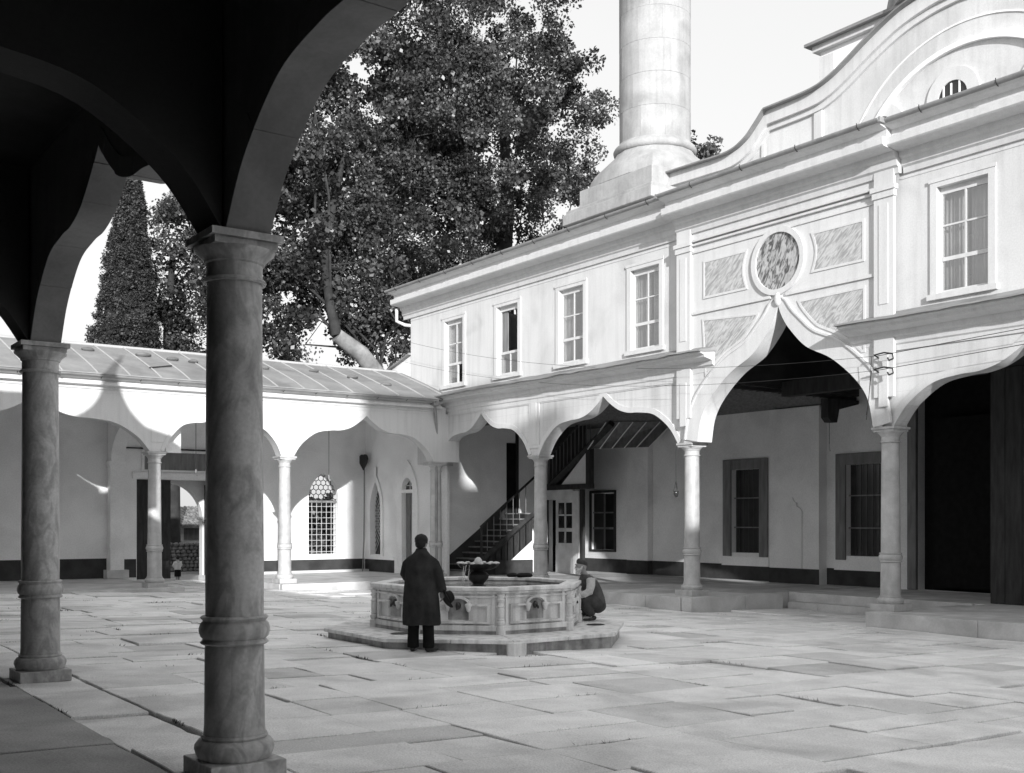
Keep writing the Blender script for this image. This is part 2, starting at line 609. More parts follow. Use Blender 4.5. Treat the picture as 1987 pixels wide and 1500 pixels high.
def infountain(s):
    return all((px - FC[0]) ** 2 + (py - FC[1]) ** 2 < 2.2 ** 2 for px in s[:2] for py in s[2:])
th = math.atan2(.583, .8125)
def proj(x, y, z):
    X = math.cos(th) * x - math.sin(th) * y
    Z = math.sin(th) * x + math.cos(th) * y
    if Z < .5:
        return None
    return (993 + 2150 * X / Z, 1012 - 2150 * (z - 1.79) / Z, Z)
slabs = [s for s in slabs if not infountain(s)]
def vis(s):
    ps = [proj(px, py, gz(px)) for px in s[:2] for py in s[2:]]
    if any(p is None for p in ps):
        return 0
    if max(p[0] for p in ps) < 0 or min(p[0] for p in ps) > 1990 or min(p[1] for p in ps) > 1505:
        return 0
    return (s[1] - s[0]) * (s[3] - s[2]) / (sum(p[2] for p in ps) / 4) ** 3
slabs.sort(key=vis, reverse=True)
def settone(me, tones):
    a = me.attributes.new('tone', 'FLOAT', 'POINT')
    a.data.foreach_set('value', tones)
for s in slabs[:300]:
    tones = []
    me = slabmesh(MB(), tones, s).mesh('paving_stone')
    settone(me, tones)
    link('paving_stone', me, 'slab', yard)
mb = MB()
tones = []
for s in slabs[300:]:
    slabmesh(mb, tones, s)
me = mb.mesh('distant_paving')
settone(me, tones)
tag(link('distant_paving', me, 'slab', yard), kind='stuff')

# weeds and grit caught in the joints
wd = MB()
r3 = random.Random(9)
for s_ in r3.sample(slabs[:420], 150):
    if s_[0] < 2.6:
        continue
    hor = r3.random() < .5
    n_ = r3.randrange(2, 16)
    a_ = r3.random() * .6
    for q in range(n_):
        t_ = a_ + .4 * r3.random()
        px = s_[0] + (s_[1] - s_[0]) * t_ if hor else s_[0]
        py = s_[2] if hor else s_[2] + (s_[3] - s_[2]) * t_
        px += r3.gauss(0, .006)
        py += r3.gauss(0, .006)
        h_ = r3.uniform(.008, .03)
        dx, dy = r3.gauss(0, .02), r3.gauss(0, .02)
        z0 = gz(px) - .02
        w_ = r3.uniform(.004, .012)
        wd.add([(px - w_, py, z0), (px + w_, py + w_, z0), (px + dx, py + dy, z0 + .02 + h_)], [(0, 1, 2)])
tag(wd.build('joint_weeds', 'weed'), 'dry weeds and grit in the paving joints', 'weeds', kind='stuff')

# raised platforms with kerb stones
def kerbrun(parent, axis, a, b, c0, c1, z0, z1, lmin=1.0, lmax=2.2):
    t = a
    while t < b - .01:
        l = rng_.uniform(lmin, lmax)
        if b - (t + l) < .7:
            l = b - t
        j = rng_.uniform(-.006, .006)
        if axis == 'y':
            bx('kerb_stone', 'kerb', parent, c0 + j, c1, t + .003, t + l - .003, z0, z1 + j, .008)
        else:
            bx('kerb_stone', 'kerb', parent, t + .003, t + l - .003, c0 + j, c1, z0, z1 + j, .008)
        t += l
def platform(name, x0, x1, y0, y1, zt, m='slab2'):
    o = bx(name, 'kerb', None, x0, x1, y0, y1, -.8, zt)
    return tag(o, kind='structure')
PZ = -.10
pl = platform('portico_pavement', 20.05, 27.2, 19.95, 33.5, PZ - .004)
kerbrun(pl, 'y', 20.0, 32.6, 19.52, 20.06, -.7, PZ)
kerbrun(pl, 'x', 19.52, 22.9, 19.62, 19.97, -.7, PZ + .002)
p2 = platform('portico_pavement', 20.05, 27.2, -4, 14.2, PZ - .004)
kerbrun(p2, 'y', -4, 14.2, 19.52, 20.06, -.75, PZ)
kerbrun(p2, 'x', 19.52, 22.9, 14.18, 14.52, -.75, PZ + .002)
p3 = platform('entrance_pavement', 23.5, 27.2, 14.25, 19.93, PZ - .006)
kerbrun(p3, 'y', 14.53, 19.6, 23.05, 23.42, -.75, -.33, 1.5, 2.6)
kerbrun(p3, 'y', 14.5, 19.62, 23.42, 23.8, -.75, PZ, 1.5, 2.6)
# paving of the portico floor, big slabs
def floorslabs(parent, x0, x1, y0, y1, z, m='slab'):
    yy = y0
    while yy < y1 - .05:
        w = min(rng_.uniform(.9, 1.3), y1 - yy)
        xx = x0
        while xx < x1 - .05:
            l = min(rng_.uniform(1.0, 1.9), x1 - xx)
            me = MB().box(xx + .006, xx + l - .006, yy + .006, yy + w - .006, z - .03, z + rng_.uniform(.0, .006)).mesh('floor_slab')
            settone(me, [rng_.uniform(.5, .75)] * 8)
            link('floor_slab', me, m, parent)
            xx += l
        yy += w
floorslabs(pl, 20.08, 27.0, 20.0, 33.4, PZ)
fp1 = platform('far_gallery_pavement', -3.1, 10.85, 31.3, 38.2, .02 - .13)
kerbrun(fp1, 'x', 3, 10.84, 31.12, 31.5, -.6, -.085, 1.2, 2.2)
fp2 = platform('far_gallery_pavement', 13.8, 20.4, 31.3, 38.2, -.105)
kerbrun(fp2, 'x', 13.82, 19.6, 31.12, 31.5, -.6, -.10, 1.2, 2.2)

# ================================================================== NEAR ARCADE (the photographer stands inside it)
na = thing('foreground_arcade', (3.0, 10.6, 0), 'shadowed marble ogee arcade in the foreground that frames the courtyard', 'arcade')
NX0, NX1 = 2.83, 3.13
NB = [-11.4, -5.1, 1.2, 7.5, 13.28, 19.5, 25.8]
for yb in NB:
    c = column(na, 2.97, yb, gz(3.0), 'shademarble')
    if abs(yb - 7.5) < .01:
        tag(c, 'thick shadowed marble column nearest the camera')
def arcade_poly(cols, half, zs, rise, ztop, e0, e1, profs=None):
    """outline (t,z) of an arcade wall whose arches spring from the given column axes"""
    P = [(e0, ztop), (e0, zs)]
    for i in range(len(cols) - 1):
        a, b = cols[i] + half, cols[i + 1] - half
        P += ogee(a, b, zs, rise[i] if isinstance(rise, list) else rise, (profs or {}).get(i, OG))
    P += [(e1, zs), (e1, ztop)]
    return P
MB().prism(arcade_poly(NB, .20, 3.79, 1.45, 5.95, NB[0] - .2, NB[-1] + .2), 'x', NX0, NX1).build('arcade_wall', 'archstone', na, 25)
# voussoirs of the arches are big marble blocks: facing rings set into the soffit, court side and gallery side
for i in range(1, 5):
    cv = ogee(NB[i] + .2, NB[i + 1] - .2, 3.79, 1.45)
    nv = len(cv)
    cuts = [round((nv - 1) * q / 11) for q in range(12)]
    for q in range(11):
        seg = cv[cuts[q]:cuts[q + 1] + 1]
        e0, e1 = Vector(seg[0]), Vector(seg[-1])
        d0 = (Vector(seg[1]) - e0).normalized() * .0015
        d1 = (e1 - Vector(seg[-2])).normalized() * .0015
        seg = [tuple(e0 + d0)] + seg[1:-1] + [tuple(e1 - d1)]
        j_ = rng_.uniform(-.004, .004)
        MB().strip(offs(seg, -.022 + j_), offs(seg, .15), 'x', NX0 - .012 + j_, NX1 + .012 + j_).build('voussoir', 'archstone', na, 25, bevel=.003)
bx('back_wall', 'shadelining', na, -3.4, -3.1, -16, 31, -.4, 6)
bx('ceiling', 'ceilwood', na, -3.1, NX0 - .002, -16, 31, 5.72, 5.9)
bx('end_wall', 'shadelining', na, -3.1, NX0, -12.5, -12.2, -.4, 5.7)
MB().prism([(3.75, 5.96), (3.75, 6.04), (-.1, 7.5), (-3.9, 6.04), (-3.9, 5.96)], 'y', -16, 30.9).build('roof', 'lead', na)
for yb in NB[1:5]:                                     # transverse arches over the gallery
    cv = ogee(-2.9, 2.8, 3.79, 1.45)
    P = [(-3.1, 5.71), (-3.1, 3.79)] + cv + [(2.8, 5.71)]
    MB().prism(P, 'y', yb - .2, yb + .2).build('transverse_arch', 'shadelining', na, 25)
    q = bx('wall_pier', 'shadelining', na, -3.1, -2.9, yb - .25, yb + .25, 0, 3.79)

# pavilion over the gallery, out of frame: its bell roof throws the shadow seen on the far arcade
gp = thing('gate_pavilion', (1.0, 18.6, 6), 'square pavilion with a bell-shaped lead roof above the near gallery', 'pavilion')
bx('wall', 'plaster', gp, -2.2, 4.2, 17.6, 19.8, 6.05, 7.57)
bx('shade_wing', 'plaster', gp, -4.5, 1.66, 17.7, 19.7, 7.571, 8.56)  # unseen box added to shade the far gallery's left bay
rg = []
for t in range(17):
    z = 7.57 + 2.6 * t / 16
    w = .67 * math.exp(-1.74 * (z - 8.21)) + .06
    rg.append([(3.4 - w, 18.7 - w * .5, z), (3.4 + w, 18.7 - w * .5, z), (3.4 + w, 18.7 + w * .5, z), (3.4 - w, 18.7 + w * .5, z)])
MB().loft(rg).build('roof', 'lead', gp)
MB().lathe([(.05, 10.17), (.12, 10.37), (.05, 10.57), (.02, 11.0)], 3.4, 18.7, 12).build('finial', 'lead', gp, 40)

# unseen block added on the sun's side to lay shade over the court
hb = thing('shade_hall', (2, -22, 0), 'unseen plain block added behind the camera to shade the court', 'shade block')
bx('wall', 'plaster', hb, -22, 16, -26, -17, -.9, 11.0)
MB().prism([(-27.2, 10.9), (-15.8, 10.9), (-21, 13.2)], 'x', -22.6, 4.2).build('roof', 'tile', hb)
MB().prism([(-27.2, 10.9), (-15.8, 10.9), (-21, 14.1)], 'x', 4.21, 5.7).build('roof', 'tile', hb)  # ridge stepped up to shape the shade line on the mosque
MB().prism([(-27.2, 10.9), (-15.8, 10.9), (-21, 12.0)], 'x', 5.71, 16.5).build('roof', 'tile', hb)
bx('shade_tower', 'plaster', hb, -5.65, -1.8, -21.6, -20.4, 11.6, 20.4)  # thin unseen slab added to shade the court's far corner
bx('shade_tower_annex', 'plaster', hb, -1.79, -.1, -21.5, -20.5, 11.6, 18.2)  # lower slab added to shade the portico's end bay

# ================================================================== FAR ARCADE
fa = thing('far_arcade', (10, 31.75, 0), 'sunlit white ogee arcade with lead roof closing the far side of the court', 'arcade')
BY0, BY1 = 31.55, 31.95
BC = [-3.0, 3.6, 10.18, 14.18, 19.62]
for xb in BC[1:4]:
    column(fa, xb, 31.75, -.10 if xb < 12 else -.10, 'marble', ab=.56, pl=.56, ph=.14, r0=.2, r1=.175)
RB = [1.38, 1.38, 1.42, 1.40]
P = arcade_poly(BC, .19, 3.79, RB, 5.62, -3.1, 19.9)
MB().prism(P, 'y', BY0, BY1).build('arcade_wall', 'paint', fa, 25)
for i in range(4):
    cv = ogee(BC[i] + .19, BC[i + 1] - .19, 3.79, RB[i])
    MB().strip(offs(cv, -.012), offs(cv, .10), 'y', BY0 - .02, BY0 - .001).build('archivolt', 'paint', fa, 25)
for xb in BC[1:4]:                                     # flat strips over the columns
    bx('pilaster_strip', 'paint', fa, xb - .16, xb + .16, BY0 - .018, BY0 - .001, 4.05, 5.38)
FP = [(31.6, 5.34), (31.54, 5.34), (31.53, 5.43), (31.50, 5.45), (31.49, 5.52), (31.32, 5.55), (31.32, 5.63), (31.40, 5.645), (31.40, 5.70), (31.2, 5.74), (31.6, 5.74)]
MB().prism(FP, 'x', -3.1, 19.6).build('cornice', 'paint', fa)
G = [(31.20 - .11 * math.sin(a), 5.80 - .07 * math.cos(a)) for a in [R(-60 + 20 * k) for k in range(10)]]
MB().strip(G, [(p[0] * 1 + .0, p[1] + .012) for p in G], 'x', -3.1, 19.3).build('gutter', 'zinc', fa, 40)
for k in range(16):
    xx = 3.2 + k * 1.07
    MB().tube([(31.05, 0, 0)], .01) if False else MB().tube([(xx, 31.11, 5.83), (xx, 31.13, 5.74), (xx, 31.22, 5.71), (xx, 31.32, 5.76)], .009, 5).build('gutter_bracket', 'iron', fa)
# roof: lead sheets with rolls between them
def broof(yy):
    t = (yy - 31.22) / (34.9 - 31.22)
    return 5.83 + 1.32 * (t ** .92 if t > 0 else 0)
RY = [31.22 + (34.9 - 31.22) * k / 6 for k in range(7)]
xx = -3.0
k = 0
while xx < 20.0:
    w = rng_.uniform(.80, .98)
    x1 = min(xx + w, 20.25)
    ring = []
    vs = []
    jz = [rng_.uniform(-.010, .010) for _ in RY]
    A = [(yy, broof(yy) + jz[q]) for q, yy in enumerate(RY)]
    B = [(p[0], p[1] + .02) for p in A]
    MB().strip(A, B, 'x', xx + .01, x1 - .01).build('lead_sheet', 'lead', fa, 40)
    MB().tube([(xx, yy, broof(yy) + .03) for yy in RY], [.026] * 7, 8).build('lead_roll', 'leadroll', fa, 60)
    MB().add([(xx, 34.9, 7.17), (x1, 34.9, 7.17), (x1, 38.7, 5.7), (xx, 38.7, 5.7)], [(0, 1, 2, 3)]).build('rear_lead_sheet', 'lead', fa)
    xx = x1
MB().tube([(-3, 34.9, 7.17), (20.2, 34.9, 7.17)], .06, 10).build('ridge_roll', 'leadroll', fa, 60)
# inside of the gallery
GZ = 5.92
bx('ceiling', 'inner', fa, -3.1, 20.2, BY1 + .002, 37.9, GZ, GZ + .12)
BYW = 37.9
def wall_x(parent, name, m, x0, x1, z0, z1, y0, y1, holes):
    """wall in a plane of constant y with rectangular holes (x0,x1,z0,z1)"""
    mb = MB()
    xs = sorted({x0, x1} | {h[0] for h in holes} | {h[1] for h in holes})
    for a, b in zip(xs[:-1], xs[1:]):
        zz = z0
        for h in sorted([h for h in holes if h[0] <= a + 1e-6 and h[1] >= b - 1e-6], key=lambda h: h[2]):
            if h[2] > zz:
                mb.box(a, b, y0, y1, zz, h[2])
            zz = h[3]
        if zz < z1:
            mb.box(a, b, y0, y1, zz, z1)
    return mb.build(name, m, parent)
def wall_y(parent, name, m, y0, y1, z0, z1, x0, x1, holes):
    mb = MB()
    ys = sorted({y0, y1} | {h[0] for h in holes} | {h[1] for h in holes})
    for a, b in zip(ys[:-1], ys[1:]):
        zz = z0
        for h in sorted([h for h in holes if h[0] <= a + 1e-6 and h[1] >= b - 1e-6], key=lambda h: h[2]):
            if h[2] > zz:
                mb.box(x0, x1, a, b, zz, h[2])
            zz = h[3]
        if zz < z1:
            mb.box(x0, x1, a, b, zz, z1)
    return mb.build(name, m, parent)
GATE = (11.55, 14.35)
WIN = (17.88, 19.12)
wall_x(fa, 'back_wall', 'inner', -3.1, 20.35, -.6, 5.91, BYW, BYW + .45, [(GATE[0], GATE[1], -.6, 3.24), (WIN[0], WIN[1], .57, 3.67)])
def ogive(a, b, zs, rise, n=10):
    """pointed arch: two arcs"""
    h = (b - a) / 2
    Rr = (h * h + rise * rise) / (2 * h)
    L = []
    for k in range(n + 1):
        z = rise * math.sin(math.pi / 2 * k / n)
        L.append((a + Rr - math.sqrt(max(Rr * Rr - z * z, 0)), zs + z))
    L[-1] = ((a + b) / 2, zs + rise)
    return L + [(a + b - p[0], p[1]) for p in reversed(L[:-1])]
og = ogive(WIN[0], WIN[1], 2.62, 1.0)
MB().prism([(WIN[0], 3.67)] + og + [(WIN[1], 3.67)], 'y', BYW + .002, BYW + .44).build('window_head', 'inner', fa)
# dado: low dark painted band
bx('dado', 'dado', fa, -3.1, 10.55, BYW - .014, BYW - .001, -.1, .56)
bx('dado', 'dado', fa, 11.05, GATE[0] - .02, BYW - .012, BYW - .001, -.1, .52)
bx('dado', 'dado', fa, GATE[1] + .05, 20.2, BYW - .014, BYW - .001, -.1, .37)
bx('plaster_band', 'inner', fa, GATE[1] + .1, 20.2, BYW - .05, BYW - .001, .372, .52)
bx('plaster_foot', 'kerb', fa, 14.9, 20.2, 37.5, BYW - .02, -.11, -.02)
# wall pier and the arch that crosses the gallery to it
pr = bx('wall_pier', 'inner', fa, 10.58, 11.03, BYW - .35, BYW - .001, -.1, 3.62)
bx('pier_capital', 'inner', pr, 10.54, 11.07, BYW - .39, BYW - .001, 3.62, 3.8)
bx('pier_ring', 'inner', pr, 10.55, 11.06, BYW - .38, BYW - .001, .92, 1.06)
bx('pier_foot', 'kerb', pr, 10.45, 11.16, BYW - .45, BYW - .001, -.1, .18)
cv = [(31.96, 3.79)] + [(34.75 - 2.7 * math.cos(a), 3.8 + 1.35 * math.sin(a)) for a in [math.pi * k / 20 for k in range(21)]]
MB().prism([(31.96, 5.9)] + cv + [(37.88, 3.8), (37.88, 5.9)], 'x', 10.58, 11.02).build('transverse_arch', 'inner', fa, 25)
# gate: leaves, lintel, framed panel above, porch arch behind
lf = MB()
gt = thing('gate_leaf', (12.1, 38.0, -.2), 'dark plank gate leaf left of the gateway in the far arcade', 'gate', 'gate leaves')
for k in range(5):
    bx('plank', 'darkwood', gt, 11.57 + k * .235, 11.57 + k * .235 + .228, 37.99, 38.04 + .006 * (k % 2), -.18, 3.22)
for z in (.3, 1.6, 2.9):
    bx('ledge', 'darkwood', gt, 11.58, 12.72, 37.955, 37.988, z, z + .14)
gt2 = thing('gate_leaf', (14.2, 38.0, -.2), 'narrow dark gate leaf folded back right of the gateway', 'gate', 'gate leaves')
for k in range(5):
    bx('plank', 'darkwood', gt2, 14.26, 14.31, 38.36 + k * .2, 38.36 + k * .2 + .195, -.25, 3.1)
bx('lintel', 'inner', fa, 11.4, 14.5, BYW - .06, BYW - .001, 3.25, 3.46)
fr = MB()
for a in ((11.72, 14.3, 4.16, 4.24), (11.72, 14.3, 3.5, 3.56), (11.72, 11.80, 3.56, 4.16), (14.22, 14.3, 3.56, 4.16)):
    fr.box(a[0], a[1], BYW - .05, BYW - .001, a[2], a[3])
pf = fr.build('panel_frame', 'inner', fa)
bx('dark_panel', 'greywood', pf, 11.8, 14.22, BYW - .02, BYW - .001, 3.56, 4.16)
MB().tube([(10.2, 31.9, 4.22), (10.2, 31.9, 4.22)], .01) if False else None
bx('tie_beam', 'darkwood', fa, 11.1, 14.5, BYW - .09, BYW - .052, 4.25, 4.30)
porch = [(12.95 - 1.24 * math.cos(a), 1.92 + 1.24 * math.sin(a)) for a in [math.pi * k / 24 for k in range(25)]]
MB().prism([(11.2, -.6), (11.71, -.6)] + porch + [(14.19, -.6), (14.7, -.6), (14.7, 4.6), (11.2, 4.6)], 'y', 38.9, 39.2).build('porch_arch', 'plaster', fa, 25)
bx('porch_wall', 'plaster', fa, 14.36, 14.7, 38.36, 38.9, -.6, 4.6)
bx('porch_wall', 'plaster', fa, 11.2, 11.54, 38.36, 38.9, -.6, 4.6)
bx('porch_roof', 'tile', fa, 11.1, 14.8, 38.36, 39.3, 4.6, 4.75)
bx('impost', 'stone', fa, 14.12, 14.2, 38.86, 39.22, 1.86, 1.96)
# window grille: square bars below, honeycomb above
gr = MB()
for k in range(7):
    x = WIN[0] + .02 + k * (WIN[1] - WIN[0] - .04) / 6
    gr.box(x - .007, x + .007, BYW + .18, BYW + .208, .57, 2.56)
wg_ = gr.build('window_grille', 'lightiron', fa)
gr = MB()
for k in range(9):
    z = .66 + k * .212
    gr.box(WIN[0], WIN[1], BYW + .162, BYW + .179, z - .008, z + .008)
gr.build('cross_bars', 'lightiron', wg_)
bx('transom', 'greywood', wg_, WIN[0], WIN[1], BYW + .15, BYW + .25, 2.50, 2.58)
hx = MB()
def inog(x, z):
    if z < 2.52 or x < WIN[0] or x > WIN[1]:
        return False
    for (xa, za) in [og[i] for i in range(len(og))]:
        pass
    h = (WIN[1] - WIN[0]) / 2
    Rr = (h * h + 1.0) / (2 * h)
    zz = max(z - 2.62, 0)
    half = h - (Rr - math.sqrt(max(Rr * Rr - zz * zz, 0)))
    return abs(x - (WIN[0] + WIN[1]) / 2) < half
q = .115
for r_ in range(12):
    for c_ in range(8):
        x = WIN[0] + c_ * q * 1.732 + (r_ % 2) * q * .866
        z = 2.5 + r_ * q * 1.5
        for a in (90, 210, 330):
            p1 = (x + q * math.cos(R(a)), z + q * math.sin(R(a)))
            a0 = R(a)
            for s_ in (120,):
                p0 = (x, z)
            if inog(*p1) or inog(x, z):
                hx.tube([(x, BYW + .2, z), (p1[0], BYW + .2, p1[1])], .015, 5)
hx.build('honeycomb_grille', 'iron', wg_)
# end wall of the gallery, in line with the mosque front
EX = 20.25
EW2 = (36.62, 37.44)
ED = (34.28, 35.0)
wall_y(fa, 'end_wall', 'inner', 32.5, BYW, -.6, 5.91, EX, EX + .4, [(EW2[0], EW2[1], .55, 3.3), (ED[0], ED[1], -.1, 3.35)])
bx('dado', 'dado', fa, EX - .014, EX - .001, 35.65, BYW, -.1, .36)
bx('plaster_band', 'inner', fa, EX - .04, EX - .001, 35.65, BYW - .05, .362, .50)
o2 = ogive(EW2[0], EW2[1], 2.2, 1.1)
MB().prism([(EW2[0], 3.3)] + o2 + [(EW2[1], 3.3)], 'x', EX + .002, EX + .39).build('window_head', 'inner', fa)
fo = [(EW2[0] - .0, .5)] + o2 + [(EW2[1] + .0, .5)]
so_ = MB().strip([(EW2[0], .5)] + o2 + [(EW2[1], .5)], [(EW2[0] - .16, .5)] + ogive(EW2[0] - .16, EW2[1] + .16, 2.2, 1.36) + [(EW2[1] + .16, .5)], 'x', EX - .05, EX - .001).build('window_surround', 'inner', fa, 25)
bx('keystone', 'inner', so_, EX - .07, EX - .052, 36.93, 37.13, 3.5, 3.85)
bx('pane', 'darkglass', so_, EX + .2, EX + .21, EW2[0], EW2[1], .55, 3.3)
lt = MB()
for k in range(-6, 20):
    for sgn in (1, -1):
        y0 = EW2[0]
        y1 = EW2[1]
        z0 = .6 + k * .2
        z1 = z0 + sgn * (y1 - y0) * 1.5
        if min(z0, z1) < .56 or max(z0, z1) > 3.2:
            continue
        lt.tube([(EX + .18, y0, z0), (EX + .18, y1, z1)], .012, 5)
lt.build('lattice', 'lightiron', so_)
ds = MB()
do = ogive(ED[0] - .02, ED[1] + .02, 2.95, .42)
so2 = MB().strip([(ED[0], -.1)] + do + [(ED[1], -.1)], [(ED[0] - .38, -.1)] + ogive(ED[0] - .38, ED[1] + .38, 2.6, 1.4) + [(ED[1] + .38, -.1)], 'x', EX - .06, EX - .001).build('door_surround', 'inner', fa, 25)
bx('transom', 'inner', so2, EX - .08, EX + .1, ED[0] - .1, ED[1] + .1, 2.82, 2.94)
d_ = bx('door', 'greywood', fa, EX + .12, EX + .17, ED[0], ED[1], -.1, 2.82)
for y0 in (ED[0] + .06, ED[0] + .40):
    for z0 in (.1, 1.1, 2.2):
        bx('door_panel', 'greywood', d_, EX + .1, EX + .119, y0, y0 + .27, z0, z0 + (.9 if z0 < 2 else .5))
fl = MB()
fl.prism([(ED[0] + .03, 2.95), (ED[0] + .06, 3.1), (34.64, 3.33), (ED[1] - .06, 3.1), (ED[1] - .03, 2.95)], 'x', EX + .1, EX + .11)
f_ = fl.build('fanlight', 'darkglass', so2)
MB().box(EX + .07, EX + .099, 34.62, 34.66, 2.95, 3.35).box(EX + .07, EX + .098, ED[0], ED[1], 3.08, 3.11).build('fanlight_bars', 'paint', so2)

# ================================================================== MOSQUE
mo = thing('mosque', (20.25, 20, 0), 'white two-storey mosque front with ogee arches, portal and deep cornices', 'mosque')
CX0, CX1 = 20.02, 20.44
CC = [-5.0, 1.4, 7.9, 14.43, 20.33, 26.74, 32.35]
for yc in (7.9, 14.43, 20.33, 26.74):
    c = column(mo, 20.25, yc, PZ, 'marble', ab=.57, pl=.61, ph=.15, r0=.205, r1=.185)
c = column(mo, 19.66, 31.80, -.1, 'marble', ab=.56, pl=.56, ph=.14, r0=.2, r1=.18)
bx('corner_block', 'paint', mo, 19.45, 20.44, 31.56, 32.19, 3.795, 5.4)
bx('corner_impost', 'marble', mo, 19.42, 20.45, 31.95, 32.24, 3.69, 3.79)
bx('corner_pier', 'inner', mo, 19.95, 20.24, 32.0, 32.5, -.1, 3.69)
# lower arcade wall: left bays, portal bay, right bays
RC = 1.50
P = arcade_poly([20.33, 26.74, 32.42], .24, 3.79, RC, 5.6, 20.33, 33.6)
MB().prism(P, 'x', CX0, CX1).build('arcade_wall', 'boards', mo, 25)
P = arcade_poly([-5, 1.4, 7.9, 14.43], .24, 3.79, RC, 5.6, -5.2, 14.43)
MB().prism(P, 'x', CX0, CX1).build('arcade_wall', 'boards', mo, 25)
for a, b in ((20.33, 26.74), (26.74, 32.42), (7.9, 14.43)):
    cv = ogee(a + .24, b - .24, 3.79, RC)
    MB().strip(offs(cv, -.014), offs(cv, .13), 'x', CX0 - .025, CX0 - .001).build('archivolt', 'paint', mo, 25)
for yc in (26.74, 7.9):
    st = bx('pilaster_strip', 'paint', mo, CX0 - .03, CX0 - .001, yc - .26, yc + .26, 4.0, 5.42)
    bx('raised_panel', 'paint', st, CX0 - .045, CX0 - .031, yc - .13, yc + .13, 4.1, 5.36)
# portal bay: tall ogee arch through both storeys
PY0, PY1 = 14.0, 20.52
PX = 19.90
cvb = ogee(14.43 + .22, 20.33 - .5, 3.79, 3.03, OGB)
cvb = ogee(14.62, 19.82, 3.79, 3.03, OGB)
P = [(14.431, 9.35), (14.431, 3.79)] + cvb + [(20.329, 3.79), (20.329, 9.35)]
MB().prism(P, 'x', CX0 - .06, CX1).build('portal_wall', 'paint', mo, 25)
ab_ = MB().strip(offs(cvb, -.014), offv(cvb, .40, .20), 'x', CX0 - .10, CX0 - .061).build('portal_archivolt', 'paint', mo, 25)
MB().strip(offv(cvb, .40, .20), offv(cvb, .45, .24), 'x', CX0 - .13, CX0 - .062).build('archivolt_fillet', 'paint', ab_, 25)
MB().ell((CX0 - .12, 17.22, 6.92), (.06, .10, .16), 10, 8).build('apex_ornament', 'paint', ab_, 40)
for yc, lo in ((20.27, 14), (14.34, 14)):
    pz = bx('portal_pilaster', 'paint', mo, CX0 - .14, CX0 - .06, yc - .24, yc + .24, 4.4, 9.2)
    bx('raised_panel', 'paint', pz, CX0 - .155, CX0 - .141, yc - .11, yc + .11, 6.35, 8.45)
    bx('raised_panel', 'paint', pz, CX0 - .155, CX0 - .141, yc - .11, yc + .11, 4.2, 5.3)
    bx('pilaster_capital', 'paint', pz, CX0 - .20, CX0 - .06, yc - .30, yc + .30, 8.72, 8.82)
    bx('pilaster_capital', 'paint', pz, CX0 - .17, CX0 - .061, yc - .27, yc + .27, 8.58, 8.72)
for z, d in ((8.70, .06), (8.79, .10), (8.52, .03)):       # string mouldings between the pilasters
    bx('string_moulding', 'paint', mo, CX0 - .06 - d, CX0 - .0605, 14.6, 20.0, z, z + .05)
bx('string_moulding', 'paint', mo, CX0 - .105, CX0 - .061, 14.6, 17.0, 6.98, 7.05)
bx('string_moulding', 'paint', mo, CX0 - .105, CX0 - .061, 17.45, 20.0, 6.98, 7.05)
# roundel
RX = CX0 - .06
rr = MB()
n = 40
ri = [(17.24 + .66 * math.cos(2 * math.pi * k / n), 7.82 + .66 * math.sin(2 * math.pi * k / n)) for k in range(n + 1)]
ro = [(17.24 + .79 * math.cos(2 * math.pi * k / n), 7.82 + .79 * math.sin(2 * math.pi * k / n)) for k in range(n + 1)]
rd = MB().strip(ri, ro, 'x', RX - .06, RX - .001).build('roundel_frame', 'paint', mo, 30)
MB().prism(ri[:-1], 'x', RX - .015, RX - .002).build('roundel_disc', 'darkmarble', rd)
def inset(name, pts):
    o = MB().prism(pts, 'x', RX - .012, RX - .001).build(name, 'panelmarble', mo)
    n_ = len(pts)
    ar_ = sum(pts[k][0] * pts[(k + 1) % n_][1] - pts[(k + 1) % n_][0] * pts[k][1] for k in range(n_))
    sg = 1 if ar_ > 0 else -1
    q2 = []
    for k in range(n_):
        p0, p1, p2 = Vector(pts[k - 1]), Vector(pts[k]), Vector(pts[(k + 1) % n_])
        e1, e2 = (p1 - p0).normalized(), (p2 - p1).normalized()
        n1, n2 = Vector((e1.y, -e1.x)) * sg, Vector((e2.y, -e2.x)) * sg
        m_ = (n1 + n2)
        m_ = m_ / max(.55, m_.length_squared / 2) if m_.length > .3 else n1
        q2.append((p1.x + m_.x * .055, p1.y + m_.y * .055))
    q = pts + [pts[0]]
    q2 = q2 + [q2[0]]
    MB().strip(q, q2, 'x', RX - .022, RX - .0005).build('panel_moulding', 'paint', o)
def arcin(y0, y1, z0, z1, sgn):
    """panel with one side hollowed towards the roundel"""
    pts = [(y0, z0), (y0, z1)]
    pts += [(y1 - sgn * .10 * math.sin(math.pi * k / 6), z1 + (z0 - z1) * k / 6) for k in range(7)]
    return pts
inset('marble_panel', arcin(19.58, 18.25, 7.38, 8.22, -1))
inset('marble_panel', arcin(14.92, 16.22, 7.42, 8.22, 1))
lo = offs(cvb, .55)
L1 = [p for p in lo if p[0] > 17.9 and p[1] > 4.9 and p[0] < 19.62]
inset('marble_spandrel', [(19.62, 6.78)] + [(19.62, L1[0][1])] + [p for p in L1 if p[1] < 6.78] if L1[0][0] > L1[-1][0] else [(19.62, 6.78)] + [p for p in L1[::-1] if p[1] < 6.78])
L2 = [p for p in lo if p[0] < 16.6 and p[1] > 5.0 and p[0] > 14.9]
L2 = [p for p in L2 if p[1] < 6.78]
if L2[0][0] > L2[-1][0]:
    L2 = L2[::-1]
inset('marble_spandrel', [(14.9, 6.78), (14.9, L2[0][1])] + L2)
